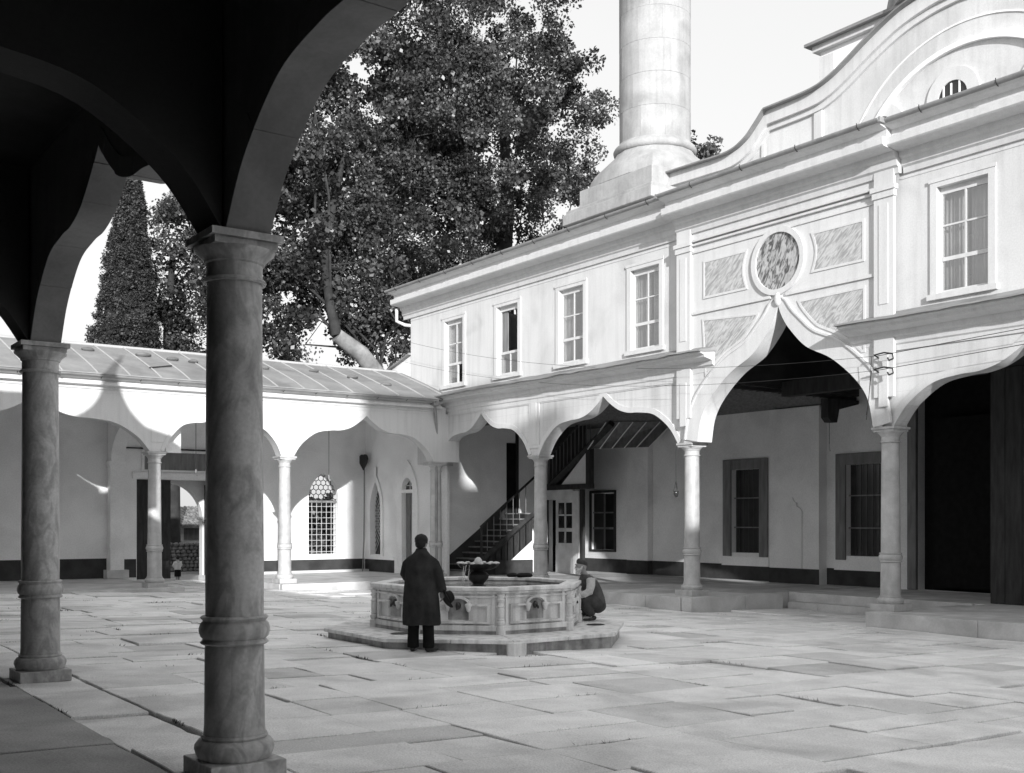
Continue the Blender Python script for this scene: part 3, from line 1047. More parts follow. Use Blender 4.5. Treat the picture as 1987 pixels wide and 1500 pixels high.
# upper wall with windows
UX0, UX1 = 20.1, 20.42
WINS = [(30.78, 31.9), (27.68, 28.8), (24.5, 25.62), (21.36, 22.48), (12.1, 13.22), (8.9, 10.02), (5.7, 6.82)]
WZ0, WZ1 = 6.40, 8.56
wall_y(mo, 'upper_wall', 'plaster', 20.33, 34.2, 5.6, 9.6, UX0, UX1, [(a, b, WZ0, WZ1) for a, b in WINS if a > 20])
wall_y(mo, 'upper_wall', 'plaster', -5.2, 14.43, 5.6, 9.6, UX0, UX1, [(a, b, WZ0, WZ1) for a, b in WINS if a < 14])
bx('portal_frieze', 'paint', mo, CX0 - .06, UX1, 14.432, 20.328, 9.351, 9.6)
bx('frieze_line', 'paint', mo, UX0 - .012, UX0 - .001, 20.52, 34.2, 8.93, 8.96)
bx('frieze_line', 'paint', mo, UX0 - .012, UX0 - .001, -5, 14.08, 8.93, 8.96)
bx('end_return_wall', 'paint', mo, UX1, 27.5, 33.85, 34.2, 5.6, 9.6)
MB().prism([(34.2, 5.3), (36.4, 5.3), (36.4, 7.15), (34.2, 7.72)], 'x', 20.13, 20.42).build('wing_wall', 'inner', mo)
MB().prism([(34.2, 7.73), (36.5, 7.13), (36.5, 7.2), (34.2, 7.8)], 'x', 20.0, 24).build('wing_roof', 'lead', mo)
for i, (a, b) in enumerate(WINS[:6]):
    w = MB()
    fx = UX0 - .035
    for y0, y1, z0, z1 in ((a - .15, a, WZ0 - .1, WZ1 + .15), (b, b + .15, WZ0 - .1, WZ1 + .15), (a, b, WZ1, WZ1 + .15)):
        w.box(fx, UX0 - .001, y0, y1, z0, z1)
    win = w.build('window', 'paint', mo)
    bx('sill', 'paint', win, UX0 - .08, UX0 + .1, a - .2, b + .2, WZ0 - .12, WZ0 - .002)
    bx('frame_moulding', 'paint', win, UX0 - .05, UX0 - .036, a - .18, b + .18, WZ1 + .1, WZ1 + .17)
    sx = UX0 + .10
    s = MB()
    t = .055
    zm = WZ0 + .70
    s.box(sx, sx + .05, a, a + t, WZ0, WZ1).box(sx, sx + .05, b - t, b, WZ0, WZ1)
    s.box(sx, sx + .05, a + t, b - t, WZ1 - .14, WZ1).box(sx, sx + .05, a + t, b - t, WZ0, WZ0 + .07)
    s.box(sx - .005, sx + .045, a + t, b - t, zm - .04, zm + .04)
    mid = (a + b) / 2
    zq = (zm + WZ1 - .1) / 2
    if i == 1:
        s.box(sx, sx + .04, mid - .02, mid + .02, WZ0 + .07, zm - .04)
    elif i == 0:
        s.box(sx, sx + .04, mid - .02, mid + .02, zm + .04, WZ1 - .14).box(sx, sx + .04, a + t, b - t, zq - .02, zq + .02)
        s.box(sx, sx + .04, mid - .10, mid - .02, WZ0 + .07, zm - .04)
    else:
        s.box(sx, sx + .04, mid - .02, mid + .02, WZ0 + .07, zm - .04).box(sx, sx + .04, mid - .02, mid + .02, zm + .04, WZ1 - .14)
        s.box(sx, sx + .039, a + t, mid - .02, zq - .018, zq + .018).box(sx, sx + .039, mid + .02, b - t, zq - .018, zq + .018)
    s.build('sash', 'paint', win)
    px = sx + .015
    def pane(y0, y1, z0, z1):
        bx('pane', 'glass', win, px, px + .008, y0, y1, z0, z1)
    for y0, y1 in ((a + t, mid - .02), (mid + .02, b - t)):
        lower = not (i == 0 and y0 < mid)
        if lower:
            pane(y0, y1, WZ0 + .07, zm - .04)
        if i != 1:
            pane(y0, y1, zm + .04, zq - .018)
            pane(y0, y1, zq + .018, WZ1 - .14)
    if i != 1:
        cr = random.Random(i)
        A = []
        gap = cr.uniform(.0, .22)
        for (c0, c1) in ((a + .02, mid - gap), (mid + gap * .6, b - .02)):
            A = [(c0 + (c1 - c0) * q / 40, 0) for q in range(41)]
            ph = cr.uniform(0, 6)
            mb = MB()
            for z0, z1 in ((WZ0 + .02, WZ1 - .05),):
                vs = []
                for zz in (z0, z1):
                    for q, (yy, _) in enumerate(A):
                        vs.append((sx + .16 + .025 * math.sin(q * .9 + ph) + .012 * math.sin(q * 2.1), yy, zz))
                mb.add(vs, [(q, q + 1, 41 + q + 1, 41 + q) for q in range(40)])
            cu = mb.build('curtain', 'curtain', win, 80)
            sd = cu.modifiers.new('thickness', 'SOLIDIFY')
            sd.thickness = .004
    if i == 1:
        bx('dropped_sash_stile', 'greywood', win, sx + .06, sx + .1, b - .34, b - t, zm, WZ1 - .1)
# main cornice and gutter (portal part steps forward)
def cprof(d):
    return [(20.11, 9.03), (20.05 - d, 9.03), (20.03 - d, 9.14), (19.98 - d, 9.18), (19.97 - d, 9.31), (19.90 - d, 9.35), (19.88 - d, 9.45), (19.53 - d, 9.49), (19.50 - d, 9.52), (19.49 - d, 9.67), (19.64 - d, 9.69), (19.64 - d, 9.85), (19.44 - d, 9.89), (19.38 - d, 9.94), (20.11, 9.94)]
MB().prism(cprof(0), 'y', PY1 + .02, 34.62).build('cornice', 'paint', mo)
MB().prism(cprof(0), 'y', -5.2, PY0 - .02).build('cornice', 'paint', mo)
MB().prism([(p[0] if p[0] < 20.1 else 20.0, p[1]) for p in cprof(.14)], 'y', PY0 - .01, PY1 + .01).build('portal_cornice', 'paint', mo)
def gutter(y0, y1, d):
    A = [(19.42 - d - .10 * math.sin(a), 10.0 - .075 * math.cos(a)) for a in [R(-70 + 20 * k) for k in range(9)]]
    B = [(p[0], p[1] + .012) for p in A]
    g = MB().strip(A, B, 'y', y0, y1).build('gutter', 'zinc', mo, 40)
    yy = y0 + .5
    while yy < y1:
        MB().tube([(19.32 - d, yy, 10.04), (19.325 - d, yy, 9.97), (19.38 - d, yy, 9.91), (19.5 - d, yy, 9.92)], .01, 5).build('gutter_bracket', 'iron', g)
        yy += 1.62
for yy in (PY0 - .07, PY1 + .012):
    bx('gutter_return', 'zinc', mo, 19.19, 19.44, yy, yy + .055, 9.925, 10.03)
gutter(PY1 + .03, 34.75, 0)
gutter(PY0 - .01, PY1 + .01, .14)
gutter(-5.2, PY0 - .03, 0)
MB().prism([(19.44, 9.95), (27.6, 12.0), (27.6, 12.1), (19.42, 10.02)], 'y', -5.2, 34.7).build('portico_roof', 'lead', mo)
# downpipe knee under the far end
MB().tube([(19.75, 34.6, 9.4), (19.75, 34.6, 8.95), (19.95, 34.35, 8.8), (20.2, 34.25, 8.78)], .06, 8).build('overflow_pipe', 'paint', mo, 50)
# lower cornice with its skirt roof
def lprof():
    return [(20.09, 5.36), (19.985, 5.36), (19.98, 5.47), (19.95, 5.50), (19.94, 5.62), (19.88, 5.66), (19.86, 5.76), (19.60, 5.82), (19.58, 5.87), (19.46, 5.91), (19.46, 5.95), (20.09, 6.0)]
def lroof(y0, y1, nm):
    MB().prism(lprof(), 'y', y0, y1).build('lower_cornice', 'paint', mo)
    mb = MB()
    n = int((y1 - y0) / .35)
    A = []
    rings = []
    for k in range(n + 1):
        yy = y0 - .03 + (y1 - y0 + .06) * k / n
        j = lambda s=.012: rng_.uniform(-s, s)
        e = j(.022)
        rings.append([(19.38 + j(), yy, 5.945 + e), (19.40, yy, 5.985 + e), (19.8, yy, 6.06 + j()), (20.095, yy, 6.20 + j()), (20.095, yy, 6.0), (19.6, yy, 5.945)])
    mb.loft(rings)
    mb.build('skirt_roof', 'lead', mo, 50)
lroof(19.25, 33.4, 'l')
lroof(-5, 15.2, 'r')
bx('frieze', 'paint', mo, CX0 - .02, CX0 - .001, 20.6, 33.0, 5.33, 5.41)
# portico inside: back wall, piers, windows, ceilings
BW = 27.0
WA = (24.07, 25.28)
WB = (19.5, 20.75)
MD = (13.2, 18.35)
WS = (31.12, 32.42)
wall_y(mo, 'portico_back_wall', 'inner', -5.2, 33.5, -.6, 9.4, BW, BW + .5, [(WA[0], WA[1], .78, 3.48), (WB[0], WB[1], .78, 3.46), (MD[0], MD[1], -.1, 7.1), (WS[0], WS[1], .72, 2.88), (8, 9.2, .78, 3.46)])
dd = [(-5.2, MD[0] - .6), (MD[1] + .6, 21.45), (23.4, 29.03), (30.17, 33.4)]
for a, b in dd:
    bx('dado', 'dado', mo, BW - .015, BW - .001, a, b, -.1, .40)
pp = bx('wall_pier', 'inner', mo, BW - .35, BW - .001, 21.47, 23.38, -.1, 5.25)
bx('pier_dado', 'dado', pp, BW - .365, BW - .351, 21.46, 23.39, -.1, .36)
nn = MB().prism([(22.8, .37), (22.8, 2.1), (22.72, 2.2), (22.6, 2.26), (22.6, 2.36), (22.5, 2.4), (22.44, 2.52), (22.38, 2.4), (22.28, 2.36), (22.28, 2.26), (22.16, 2.2), (22.08, 2.1), (22.08, .37)], 'x', BW - .40, BW - .351).build('shallow_niche', 'inner', pp)
bx('niche_moulding', 'inner', nn, BW - .43, BW - .401, 22.05, 22.83, 2.0, 2.06)
bx('niche_moulding', 'inner', nn, BW - .43, BW - .401, 22.25, 22.63, 2.22, 2.27)
pq = bx('wall_pier', 'inner', mo, BW - .25, BW - .001, 29.05, 30.15, -.1, 5.3)
bx('pier_dado', 'dado', pq, BW - .265, BW - .251, 29.04, 30.16, -.1, .40)
bx('pier_dado', 'dado', pq, BW - .25, BW - .016, 29.035, 29.049, -.1, .40)
for (a, b), z1 in ((WA, 3.48), (WB, 3.46)):
    w = MB()
    for y0, y1, z0, zz in ((a - .35, a, .66, z1 + .33), (b, b + .35, .66, z1 + .33), (a, b, z1, z1 + .33)):
        w.box(BW - .07, BW - .001, y0, y1, z0, zz)
    wn_ = w.build('window', 'greywood', mo, bevel=.015)
    bx('sill', 'inner', wn_, BW - .06, BW - .001, a - .4, b + .4, .36, .655)
    bx('pane', 'darkglass', wn_, BW + .2, BW + .21, a, b, .78, z1)
    g = MB()
    for z in (1.6, 2.55):
        g.box(BW + .1, BW + .13, a, b, z - .018, z + .018)
    g.build('iron_bar', 'greywood', wn_)
    g = MB()
    for k in range(1, 6):
        y = a + (b - a) * k / 6
        g.box(BW + .135, BW + .155, y - .01, y + .01, .78, z1)
    g.build('upright_bar', 'iron', wn_)
w = MB()
a, b = WS
for y0, y1, z0, zz in ((a - .1, a, .66, 2.95), (b, b + .1, .66, 2.95), (a, b, 2.85, 2.95), (a, b, .66, .74)):
    w.box(BW - .05, BW - .001, y0, y1, z0, zz)
wn_ = w.build('window', 'darkwood', mo)
bx('pane', 'darkglass', wn_, BW + .1, BW + .11, a, b, .74, 2.85)
g = MB().box(BW + .06, BW + .095, (a + b) / 2 - .03, (a + b) / 2 + .03, .74, 2.85).box(BW + .06, BW + .094, a, b, 1.5, 1.58).box(BW + .06, BW + .094, a, b, 2.1, 2.15)
g.build('sash', 'greywood', wn_)
# main doorway: black sheets carry its deep shade in their colour
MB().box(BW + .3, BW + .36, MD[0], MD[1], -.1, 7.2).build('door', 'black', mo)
w = MB()
for y0, y1, z0, zz in ((MD[0] - .3, MD[0], -.1, 7.0), (MD[1], MD[1] + .28, -.1, 7.0)):
    w.box(BW - .12, BW - .001, y0, y1, z0, zz)
w.build('door_surround', 'greywood', mo, bevel=.02)
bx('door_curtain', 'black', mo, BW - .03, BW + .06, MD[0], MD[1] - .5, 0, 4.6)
bx('side_screen', 'darkwood', mo, 23.9, 27.0, 14.2, 14.35, -.1, 7.2)
for k in range(30):
    bx('darkening_board', 'darkwood', mo, 23.86 - .01 * (k % 2), 23.9, 8.0 + k * .206, 8.0 + k * .206 + .2, -.09, 5.3)  # dark boards added to keep this bay black
bx('ceiling', 'ceilwood', mo, CX1 + .002, BW, 20.4, 33.5, 5.32, 5.42)
for k in range(22):
    x = 20.7 + k * .29
    bx('ceiling_batten', 'greywood', mo, x, x + .035, 20.42, 33.4, 5.285, 5.319)
bx('ceiling', 'ceilwood', mo, CX1 + .002, BW, -5, 14.3, 5.32, 5.42)
bx('high_ceiling', 'ceilwood', mo, CX1 + .002, BW, 14.31, 20.39, 7.3, 7.4)
bx('bay_side_wall', 'ceilwood', mo, CX1 + .002, BW, 20.30, 20.39, 5.43, 7.29)
bx('bay_side_wall', 'ceilwood', mo, CX1 + .002, BW, 14.31, 14.38, 5.43, 7.29)
for k in range(7):
    y = 14.9 + k * .8
    bx('ceiling_joist', 'darkwood', mo, 20.5, 26.99, y, y + .1, 7.18, 7.299)
bx('cross_beam', 'darkwood', mo, 23.6, 23.9, 14.4, 20.28, 5.2, 5.6)
MB().prism([(25.6, 5.3), (25.6, 4.75), (25.75, 4.62), (26.0, 4.62), (26.1, 5.0), (26.99, 5.2), (26.99, 5.3)], 'y', 20.3, 20.55).build('bracket', 'darkwood', mo)
MB().box(20.46, 27, 33.45, 33.75, -.6, 9.4).build('portico_end_wall', 'inner', mo)
# end wall dado rises with the stair
EYW = 33.45
MB().prism([(20.46, -.1), (20.46, .42), (21.05, .45), (23.75, 2.42), (24.3, 2.42), (24.3, -.1)], 'y', EYW - .014, EYW - .001).build('stair_dado', 'dado', mo)
dr = bx('stair_door', 'black', mo, 23.75, 24.15, EYW - .03, EYW - .002, 2.0, 4.7)  # black sheet for an opening; the darkness inside is its colour
bx('door_post', 'darkwood', mo, 24.15, 24.27, EYW - .06, EYW - .002, 0, 5.3)
# stone stair up the end wall
stt = thing('stair', (22.4, 32.8, -.1), 'dark flight of steps with slanting handrail climbing the portico end wall', 'stairs')
for k in range(11):
    x0 = 21.0 + k * .27
    bx('step', 'darkwood' if k > 0 else 'kerb', stt, x0, x0 + .31, 32.2, EYW - .02, PZ, PZ + .2 * (k + 1) - .045)
    bx('tread', 'greywood', stt, x0 - .03, x0 + .31, 32.17, EYW - .021, PZ + .2 * (k + 1) - .044, PZ + .2 * (k + 1))
MB().tube([(21.75, 32.15, .1), (21.75, 32.15, 1.65)], .045, 8).build('newel_post', 'darkwood', stt)
MB().tube([(21.72, 32.15, 1.6), (24.1, 32.15, 3.42)], .045, 8).build('handrail', 'darkwood', stt)
MB().tube([(21.1, 32.12, -.05), (24.0, 32.12, 2.05)], .11, 4).build('stringer', 'darkwood', stt)
for k in range(7):
    x = 22.0 + k * .28
    z = 1.6 + (x - 21.72) * .765
    MB().tube([(x, 32.15, z - 1.05), (x, 32.15, z)], .014, 5).build('baluster', 'greywood', stt)
MB().prism([(23.0, .42), (23.95, 1.12), (23.95, .42)], 'y', 32.08, 32.11).build('closing_panel', 'inner', stt)
bx('closing_dado', 'dado', stt, 22.3, 23.95, 32.085, 32.11, -.1, .415)
# wooden upper flight and booth below it
bt = thing('stair_booth', (25.4, 31.5, -.1), 'timber booth with glazed door under a boarded wooden stair', 'booth')
BX = 25.3
bx('post', 'darkwood', bt, BX - .08, BX + .08, 33.0, 33.4, -.1, 3.0)
bx('post', 'cloth', bt, BX - .07, BX + .07, 31.05, 31.38, -.1, 2.9)
bx('post', 'darkwood', bt, BX - .02, BX + .1, 30.88, 31.05, -.1, 2.95)
bx('beam', 'darkwood', bt, BX - .1, BX + .1, 30.36, 33.4, 2.96, 3.14)
bx('post', 'darkwood', bt, BX - .09, BX + .09, 30.37, 30.62, 3.14, 4.45)
MB().prism([(32.1, 3.15), (30.62, 3.15), (30.62, 4.3)], 'x', BX - .03, BX + .03).build('gable_panel', 'inner', bt)
bx('lintel_panel', 'cloth', bt, BX - .06, BX + .04, 31.4, 33.0, 2.6, 2.955)
bx('dark_opening', 'black', bt, BX + .5, BX + .55, 32.4, 33.3, -.1, 2.6)  # no hole here: a black sheet holds the opening's darkness as colour
bx('low_wall', 'cloth', bt, BX - .05, BX + .03, 31.38, 32.42, -.1, .9)
dw = MB()
for y0, y1, z0, z1 in ((32.3, 32.42, .9, 2.6), (31.38, 31.46, .9, 2.6), (31.46, 32.3, 2.48, 2.6), (31.46, 32.3, .9, 1.0), (31.46, 32.3, 1.42, 1.55), (31.85, 31.9, 1.0, 2.48), (31.46, 32.3, 2.0, 2.05)):
    dw.box(BX - .04, BX + .02, y0, y1, z0, z1)
d2 = dw.build('glazed_door', 'cloth', bt)
bx('pane', 'darkglass', d2, BX - .0, BX + .01, 31.4, 32.4, .95, 2.55)
MB().tube([(BX, 33.2, 2.9), (BX, 29.3, 5.2)], .15, 4).build('stringer', 'darkwood', bt)
MB().tube([(BX, 33.2, 4.0), (BX, 31.2, 5.25)], .05, 6).build('handrail', 'darkwood', bt)
for k in range(13):
    y = 33.1 - k * .22
    z = 2.9 + (33.2 - y) * .59
    MB().tube([(BX, y, z), (BX, y, min(z + 1.2, 5.28))], .018, 5).build('baluster', 'greywood', bt)
bx('stair_back', 'darkwood', bt, BX + .35, BX + .4, 31.2, 33.4, 3.1, 5.3)
sf = MB().add([(BX, 30.45, 4.40), (BW - .92, 30.45, 4.40), (BW - .92, 29.0, 5.28), (BX, 29.0, 5.28)], [(0, 1, 2, 3)])
sfo = MB().add([(25.2, 30.5, 4.38), (26.3, 28.5, 4.38), (27.0, 28.0, 5.27), (25.2, 29.5, 5.27)], [(0, 1, 2, 3)]).build('boarded_soffit', 'greywood', bt)
for k in range(6):
    t = k / 5
    p0 = Vector((25.2, 30.5, 4.36)).lerp(Vector((26.3, 28.5, 4.36)), t)
    p1 = Vector((25.2, 29.5, 5.25)).lerp(Vector((27.0, 28.0, 5.25)), t)
    MB().tube([p0, p1], .022, 5).build('board_fillet', 'inner', sfo)
# ---- upper body of the mosque behind the portico roof
def half(pts):
    return pts + [(2 * 17.25 - p[0], p[1]) for p in reversed(pts)]
GC = spline([(30.2, 14.05), (28.8, 14.05), (27.0, 14.0), (25.6, 13.98), (24.9, 14.2), (24.45, 14.55), (24.08, 14.9)], 5) + spline([(24.02, 14.93), (22.3, 14.96), (21.6, 15.1), (20.9, 15.42), (20.2, 15.8), (19.2, 16.25), (18.2, 16.5), (17.3, 16.58)], 5)
GCs = half(GC)
GX = 27.5
MB().prism([(30.2, 9.0)] + GCs + [(4.3, 9.0)], 'x', GX, GX + .6).build('gable_wall', 'plaster', mo)
lowc = [(p[0], p[1] - .42) for p in GCs]
MB().strip(GCs, lowc, 'x', GX - .22, GX - .001).build('gable_cornice', 'paint', mo, 30)
MB().strip([(p[0], p[1] + .05) for p in GCs], [(p[0], p[1] + .001) for p in GCs], 'x', GX - .42, GX + 3.4).build('gable_roof_edge', 'lead', mo, 30)
MB().strip([(p[0], p[1] - .42) for p in GCs], [(p[0], p[1] - .6) for p in GCs], 'x', GX - .10, GX - .001).build('gable_cornice', 'paint', mo, 30)
bx('gable_strip', 'paint', mo, GX - .06, GX - .001, 22.0, 22.3, 9.5, 14.4)
bx('gable_strip', 'paint', mo, GX - .05, GX - .001, 24.3, 24.42, 9.5, 14.0)
ar = [(17.25 + 3.35 * math.cos(a), 11.6 + 3.1 * math.sin(a)) for a in [math.pi * k / 40 for k in range(41)]]
ar2 = [(17.25 + 3.48 * math.cos(a), 11.6 + 3.24 * math.sin(a)) for a in [math.pi * k / 40 for k in range(41)]]
ar3 = [(17.25 + 3.95 * math.cos(a), 11.6 + 3.75 * math.sin(a)) for a in [math.pi * k / 40 for k in range(41)]]
MB().strip(ar, ar2, 'x', GX - .12, GX - .001).build('tympanum_moulding', 'inner', mo, 30)
MB().strip(ar3, [(p[0] + .02, p[1] + .05) for p in ar3], 'x', GX - .03, GX - .001).build('tympanum_line', 'inner', mo, 30)
for yc, zc in ((17.6, 13.42), (19.9, 13.1), (14.9, 13.1)):
    i_ = [(yc + .44, zc - 1.5)] + [(yc + .44 * math.cos(a), zc + .44 * math.sin(a)) for a in [math.pi * k / 20 for k in range(21)]] + [(yc - .44, zc - 1.5)]
    o_ = [(yc + .80, zc - 1.5)] + [(yc + .80 * math.cos(a), zc + .80 * math.sin(a)) for a in [math.pi * k / 20 for k in range(21)]] + [(yc - .80, zc - 1.5)]
    w = MB().strip(i_, o_, 'x', GX - .05, GX - .001).build('arched_window', 'paint', mo, 30)
    MB().prism(i_, 'x', GX - .012, GX - .002).build('pane', 'darkglass', w)
    g = MB()
    for k in (-.2, .05, .28):
        g.box(GX - .04, GX - .013, yc + k - .022, yc + k + .022, zc - 1.4, zc + .38)
    g.build('window_bars', 'inner', w)
dr_ = bx('drum', 'inner', mo, 31, 42, 9.4, 24.9, 9, 18.0)
bx('drum_strip', 'paint', dr_, 30.93, 30.999, 24.3, 24.9, 12, 17.8)
bx('drum_cornice', 'paint', dr_, 30.8, 42.2, 9.2, 25.1, 18.001, 18.2)
bx('drum_eave', 'lead', dr_, 30.6, 42.4, 9.0, 25.3, 18.201, 18.3)
MB().lathe([(7.4 * math.cos(R(k * 6)), 18.3 + 5.5 * math.sin(R(k * 6))) for k in range(15)], 36.5, 17.2, 40).build('dome', 'lead', mo, 40)
bx('main_body', 'plaster', mo, 28.1, 42, 4.4, 30.1, -.9, 13.5)
# downpipe in the corner
MB().tube([(19.3, 31.3, 5.72), (19.35, 31.35, 5.5), (19.52, 31.55, 5.0), (19.58, 31.62, 4.6), (19.58, 31.64, 3.5), (19.58, 31.64, .0)], .052, 10).build('downpipe', 'zinc', mo, 50)
bx('rain_head', 'zinc', mo, 19.2, 19.4, 31.18, 31.4, 5.62, 5.84)

# ================================================================== MINARET
mi = thing('minaret', (28.45, 30.5, 9), 'pale stone minaret shaft on a square stepped base behind the mosque front', 'minaret')
MX, MY = 28.45, 30.5
def sq(x, y, h, z0, z1, nm, m='stone', bevel=.03):
    return bx(nm, m, mi, x - h, x + h, y - h, y + h, z0, z1, bevel)
sq(MX, MY, 2.15, 9, 12.75, 'base_block')
sq(MX, MY, 2.28, 12.752, 12.95, 'base_cornice')
sq(MX, MY, 2.46, 12.952, 13.35, 'base_cornice')
sq(MX, MY, 2.36, 13.352, 13.5, 'base_cornice')
sq(MX, MY, 2.0, 13.502, 14.25, 'plinth_block')
rg = []
for r, z in ((2.0, 14.252), (1.98, 14.5), (1.9, 14.75), (1.72, 15.0), (1.55, 15.2), (1.46, 15.38)):
    q = (r - 1.45) / .55
    ring = []
    for k in range(16):
        a = R(45 + 22.5 * k)
        sqr = r / max(abs(math.cos(a)), abs(math.sin(a)))
        rr_ = r * (1 - q) + min(sqr, r * 1.22) * q
        ring.append((MX + rr_ * math.cos(a), MY + rr_ * math.sin(a), z))
    rg.append(ring)
MB().loft(rg).build('base_transition', 'stone', mi, 30)
MB().lathe([(1.40, 15.38), (1.48, 15.40), (1.53, 15.46), (1.55, 15.55), (1.50, 15.64), (1.42, 15.7), (1.36, 15.78)], MX, MY, 48).build('ring_moulding', 'stone', mi, 50)
z = 15.78
k = 0
while z < 30:
    h = 1.16 + rng_.uniform(-.05, .05)
    n = 9
    off = rng_.random() * 6.28
    for q in range(n):
        a0 = off + 2 * math.pi * q / n + .0015
        a1 = off + 2 * math.pi * (q + 1) / n - .0015
        vs = []
        rj = 1.325 + rng_.uniform(-.004, .004)
        for zz in (z + .004, z + h - .004):
            for s_ in range(5):
                a = a0 + (a1 - a0) * s_ / 4
                vs.append((MX + rj * math.cos(a), MY + rj * math.sin(a), zz))
            for s_ in range(5):
                a = a1 + (a0 - a1) * s_ / 4
                vs.append((MX + 1.1 * math.cos(a), MY + 1.1 * math.sin(a), zz))
        fs = [tuple(range(9, -1, -1)), tuple(range(10, 20))] + [(i, (i + 1) % 10, 10 + (i + 1) % 10, 10 + i) for i in range(10)]
        MB().add(vs, fs).build('shaft_block', 'stone', mi, 30)
    z += h
MB().lathe([(1.29, 15.7), (1.29, 30)], MX, MY, 32).build('shaft_core', 'stone', mi, 30)

# ================================================================== FOUNTAIN
fo_ = thing('fountain', (FC[0], FC[1], -.2), 'octagonal carved marble ablution fountain on a stone step in the court', 'fountain')
FZ = .025
o8 = [octv(2.62, k) for k in range(8)]
o8b = [octv(2.54, k) for k in range(8)]
def ring8(r0, r1, z0, z1):
    A = [octv(r0, k) for k in range(8)]
    B = [octv(r1, k) for k in range(8)]
    vs = [(p[0], p[1], z0) for p in A] + [(p[0], p[1], z0) for p in B] + [(p[0], p[1], z1) for p in A] + [(p[0], p[1], z1) for p in B]
    fs = []
    for i in range(8):
        j = (i + 1) % 8
        fs += [(i, j, 8 + j, 8 + i), (16 + i, 24 + i, 24 + j, 16 + j), (i, 16 + i, 16 + j, j), (8 + i, 8 + j, 24 + j, 24 + i)]
    return MB().add(vs, fs)
MB().prism(o8b, 'z', -.45, FZ - .062).build('step_block', 'stainstone', fo_)
for k in range(8):                                     # the step: coping slabs, two to a side
    a, b = o8[k], o8[(k + 1) % 8]
    a2, b2 = octv(1.6, k), octv(1.6, k + 1)
    for t0, t1 in ((0, .52), (.52, 1)):
        f = lambda p, q, t: (p[0] + (q[0] - p[0]) * t, p[1] + (q[1] - p[1]) * t)
        e = .003
        MB().prism([f(a, b, t0 + e), f(a, b, t1 - e), f(a2, b2, t1 - e), f(a2, b2, t0 + e)], 'z', FZ - .06, FZ + rng_.uniform(-.006, .006)).build('step_slab', 'marble_f', fo_, bevel=.012)
ca = octv(2.5, 0)
MB().prism([octv(2.63, -.04), (octv(2.69, 0)), octv(2.63, .10), octv(2.35, .1), octv(2.35, -.04)], 'z', -.4, FZ - .03).build('corner_stone', 'marble_f', fo_, bevel=.015)
RB_ = 1.77
ring8(RB_ - .16, RB_ - .02, FZ, .70).build('basin_core', 'marble_f', fo_)
MB().prism([octv(RB_ - .1, k) for k in range(8)], 'z', FZ - .01, FZ + .02).build('basin_floor', 'wetstone', fo_)
rim = ring8(RB_ - .20, RB_ + .07, .705, .765).build('rim', 'marble_f', fo_, bevel=.012)
ring8(RB_ - .03, RB_ + .035, .665, .704).build('rim_moulding', 'marble_f', rim, bevel=.008)
ring8(RB_ - .03, RB_ + .012, .60, .63).build('rim_moulding', 'marble_f', rim, bevel=.006)
ring8(RB_ - .03, RB_ + .03, FZ + .055, .17).build('foot_moulding', 'marble_f', fo_, bevel=.01)
ring8(RB_ - .03, RB_ + .022, FZ, FZ + .054).build('foot_stain', 'stainstone', fo_)
tag(MB().prism([octv(RB_ - .18, k) for k in range(8)], 'z', .55, .645).build('water', 'water', fo_), 'rippled dark water filling the basin')
